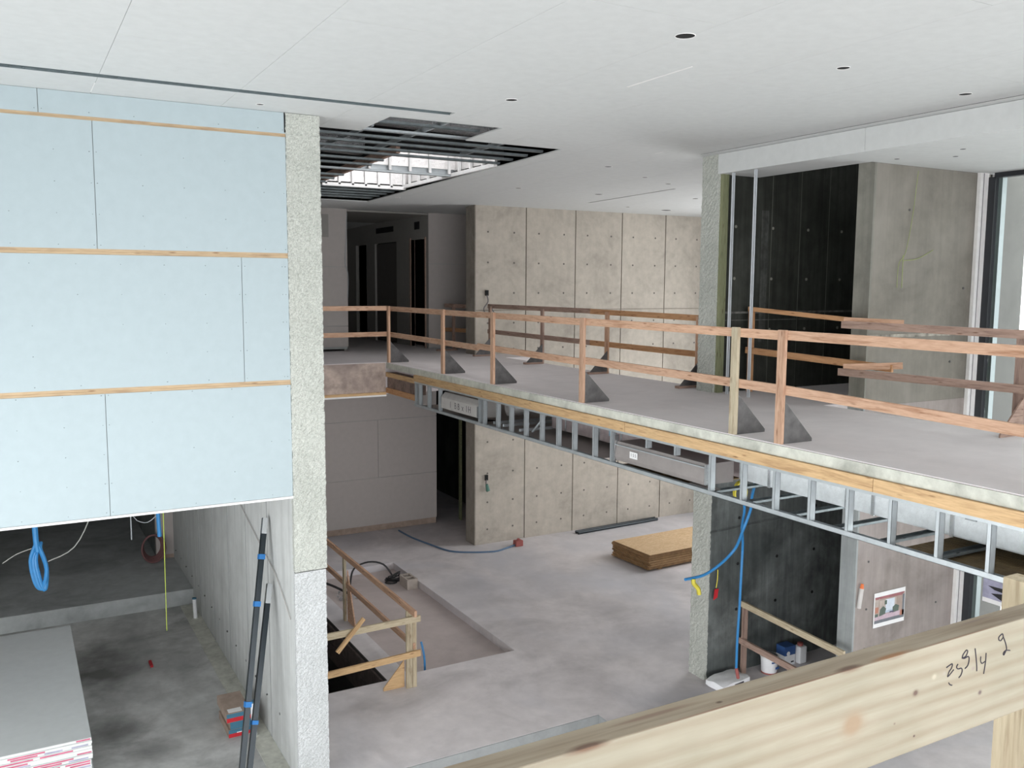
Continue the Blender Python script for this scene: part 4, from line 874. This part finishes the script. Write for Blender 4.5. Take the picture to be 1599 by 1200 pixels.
Rz = Matrix.Rotation(A, 3, 'Z')
obj('printed_block', B().prism([(8.86, 9.170, ZL+.045), (9.06, 9.198, ZL+.045), (9.06, 9.198, ZL+.09), (8.86, 9.170, ZL+.09)], (0, .004, 0)), M['ink'], t)
obj('printed_block', B().prism([(8.70, 9.148, ZL+.045), (8.76, 9.156, ZL+.045), (8.76, 9.156, ZL+.09), (8.70, 9.148, ZL+.09)], (0, .004, 0)), M['inkgrey'], t)
# paint bucket and two containers
t = thing('paint_bucket', (9.78, 9.42, ZL), 'round white paint bucket behind the lower barrier board', 'bucket')
obj('bucket_body', B().cyl((9.76, 9.40, ZL), (9.76, 9.40, ZL+.26), .115, .13, n=24), M['whiteplastic'], t, smooth=True); obj('rim', B().cyl((9.76, 9.40, ZL+.245), (9.76, 9.40, ZL+.265), .138, n=24), M['white'], t); obj('lid', B().cyl((9.76, 9.40, ZL+.262), (9.76, 9.40, ZL+.27), .12, n=20), M['joint'], t)
obj('base_ring', B().cyl((9.76, 9.40, ZL), (9.76, 9.40, ZL+.02), .12, n=24), M['reddust'], t)
obj('printed_label', B().box((9.77, 9.272, ZL+.08), (9.84, 9.29, ZL+.11)).box((9.70, 9.274, ZL+.18), (9.77, 9.29, ZL+.20)), M['blueprint'], t)
t = thing('product_carton', (10.2, 9.5, ZL), 'blue and white carton standing on the floor by the dark wall', 'box')
obj('carton_body', B().box((10.11, 9.42, ZL), (10.33, 9.60, ZL+.16), 0).box((10.11, 9.42, ZL+.16), (10.33, 9.60, ZL+.30), 1), [M['whiteplastic'], M['blueprint']], t)
obj('printed_disc', B().cyl((10.18, 9.419, ZL+.19), (10.18, 9.417, ZL+.19), .035, n=16), M['whiteplastic'], t); obj('printed_label', B().box((10.24, 9.417, ZL+.04), (10.30, 9.42, ZL+.06)), M['ink'], t)
t = thing('jug', (10.4, 9.4, ZL), 'tall white container with a dark red top beside the blue carton', 'container')
obj('jug_body', B().box((10.37, 9.36, ZL), (10.52, 9.50, ZL+.27)), M['whiteplastic'], t, bevel=.02); obj('lid', B().cyl((10.45, 9.44, ZL+.27), (10.45, 9.44, ZL+.31), .045), M['reddust'], t)
# caulk cartridge
t = thing('caulk_cartridge', (9.55, 7.7, -2.5), 'grey sealant cartridge with orange cap hanging on the brown concrete wall', 'cartridge')
obj('tube', B().cyl((9.575, 7.66, -2.42), (9.535, 7.66, -2.68), .028, n=12), M['sign'], t, smooth=True); obj('cap', B().cyl((9.585, 7.66, -2.36), (9.575, 7.66, -2.42), .018, .026, n=12), M['orange'], t)
# printed pictures (flat in the place itself)
t = thing('photo_print', (9.92, 7.70, -2.7), 'white bordered photo print of a room taped on the brown concrete wall', 'picture')
x0, x1, z0, z1 = 9.89, 10.52, -3.04, -2.56; yp = 7.706
obj('paper', B().box((x0, yp-.001, z0), (x1, yp, z1)), M['label'], t)
pc = B(); cols = ['pale brown wall', 'window view', 'green plant', 'orange shelf', 'dusty pink floor', 'dark grey floor', 'red beam', 'navy sofa', 'beige', 'light blue table']
cm = [(.34, .26, .22), (.62, .68, .76), (.07, .10, .08), (.42, .17, .11), (.50, .38, .44), (.13, .14, .16), (.30, .10, .11), (.08, .07, .12), (.44, .37, .33), (.42, .50, .60)]
pm = [flat(c.replace(' ', '_')+'_ink', v, .5, nz=.15) for c, v in zip(cols, cm)]
def pr_(u0, v0, u1, v1, mi, d, poly=None):
    X = lambda u: x0+.02+(x1-x0-.03)*u; Z = lambda v: z0+.055+(z1-z0-.115)*v
    P = poly or [(u0, v0), (u1, v0), (u1, v1), (u0, v1)]; pc.prism([(X(u), yp-.001-.0003*d, Z(v)) for u, v in P], (0, .0002, 0), mi)
pr_(0, 0, 1, 1, 0, 1); pr_(0, 0, 1, .3, 4, 2); pr_(0, 0, 1, .12, 5, 3); pr_(.16, .35, .72, .85, 8, 2); pr_(.36, .35, .66, .85, 1, 3); pr_(0, .4, .12, .62, 3, 3); pr_(0, .62, .12, .9, 8, 3); pr_(0, .25, .12, .36, 2, 3)
pr_(0, .88, 1, 1, 6, 4, [(0, .92), (.9, .88), (1, 1), (0, 1)]); pr_(0, 0, 0, 0, 2, 5, [(.15, .25), (.36, .3), (.38, .5), (.28, .62), (.18, .52)]); pr_(0, 0, 0, 0, 2, 5, [(.6, .28), (.8, .3), (.82, .5), (.7, .58), (.6, .5)]); pr_(.36, .33, .6, .42, 9, 6); pr_(.5, .3, .64, .36, 7, 7); pr_(.32, .66, .4, .82, 2, 6); pr_(.86, .1, 1, .3, 3, 4); pr_(.93, .1, 1, .9, 5, 4)
for u in (.13, .0): pr_(u, .1, u+.012, .95, 8, 7)
obj('printed_picture', pc, pm, t)
t = thing('photo_print', (11.74, 7.2, -2.7), 'grey photo print taped on the window beside the foreground post', 'picture')
obj('paper', B().box((11.735, 6.88, -2.86), (11.738, 7.37, -2.52)), M['greyprint'], t)
obj('paper_border', B().box((11.7335, 6.88, -2.86), (11.735, 7.37, -2.80)), M['label'], t)
obj('printed_picture', B().prism([(11.7335, 7.30, -2.62), (11.7335, 6.9, -2.60), (11.7335, 6.9, -2.68), (11.7335, 7.2, -2.66)], (.001, 0, 0)).prism([(11.7335, 7.25, -2.72), (11.7335, 6.95, -2.66), (11.7335, 6.9, -2.78), (11.7335, 7.1, -2.78)], (.001, 0, 0)), M['black'+'cable'], t)
# near step pipe
t = thing('pipe_stub', (5.7, 9.45, ZL-.4), 'small white pipe sticking out of the near slab step', 'pipe'); obj('pipe', B().cyl((5.75, 9.52, ZL-.16), (5.80, 9.35, ZL-.24), .018), M['whiteplastic'], t)
obj('paint_patch', B().box((5.60, 9.515, ZL-.3), (5.70, 9.519, ZL-.02)), flat('turquoise_paint', (.24, .50, .46), .8), fl)
o = obj('metal_offcut', B().box((1.62, 14.0, ZL), (1.66, 14.22, ZL+.03)), M['red']); tag(o, 'small red strip lying on the stained floor at lower left', 'scrap')
# yellow strings by the lower doorway
o = obj('string_line', B().cyl((8.95, 17.95, -.7), (8.96, 17.95, -3.9), .006, n=5), M['lime']); tag(o, 'lime string hanging in the dark lower doorway', 'string')

for o in bpy.data.objects:
    if '_o' in o: del o['_o']
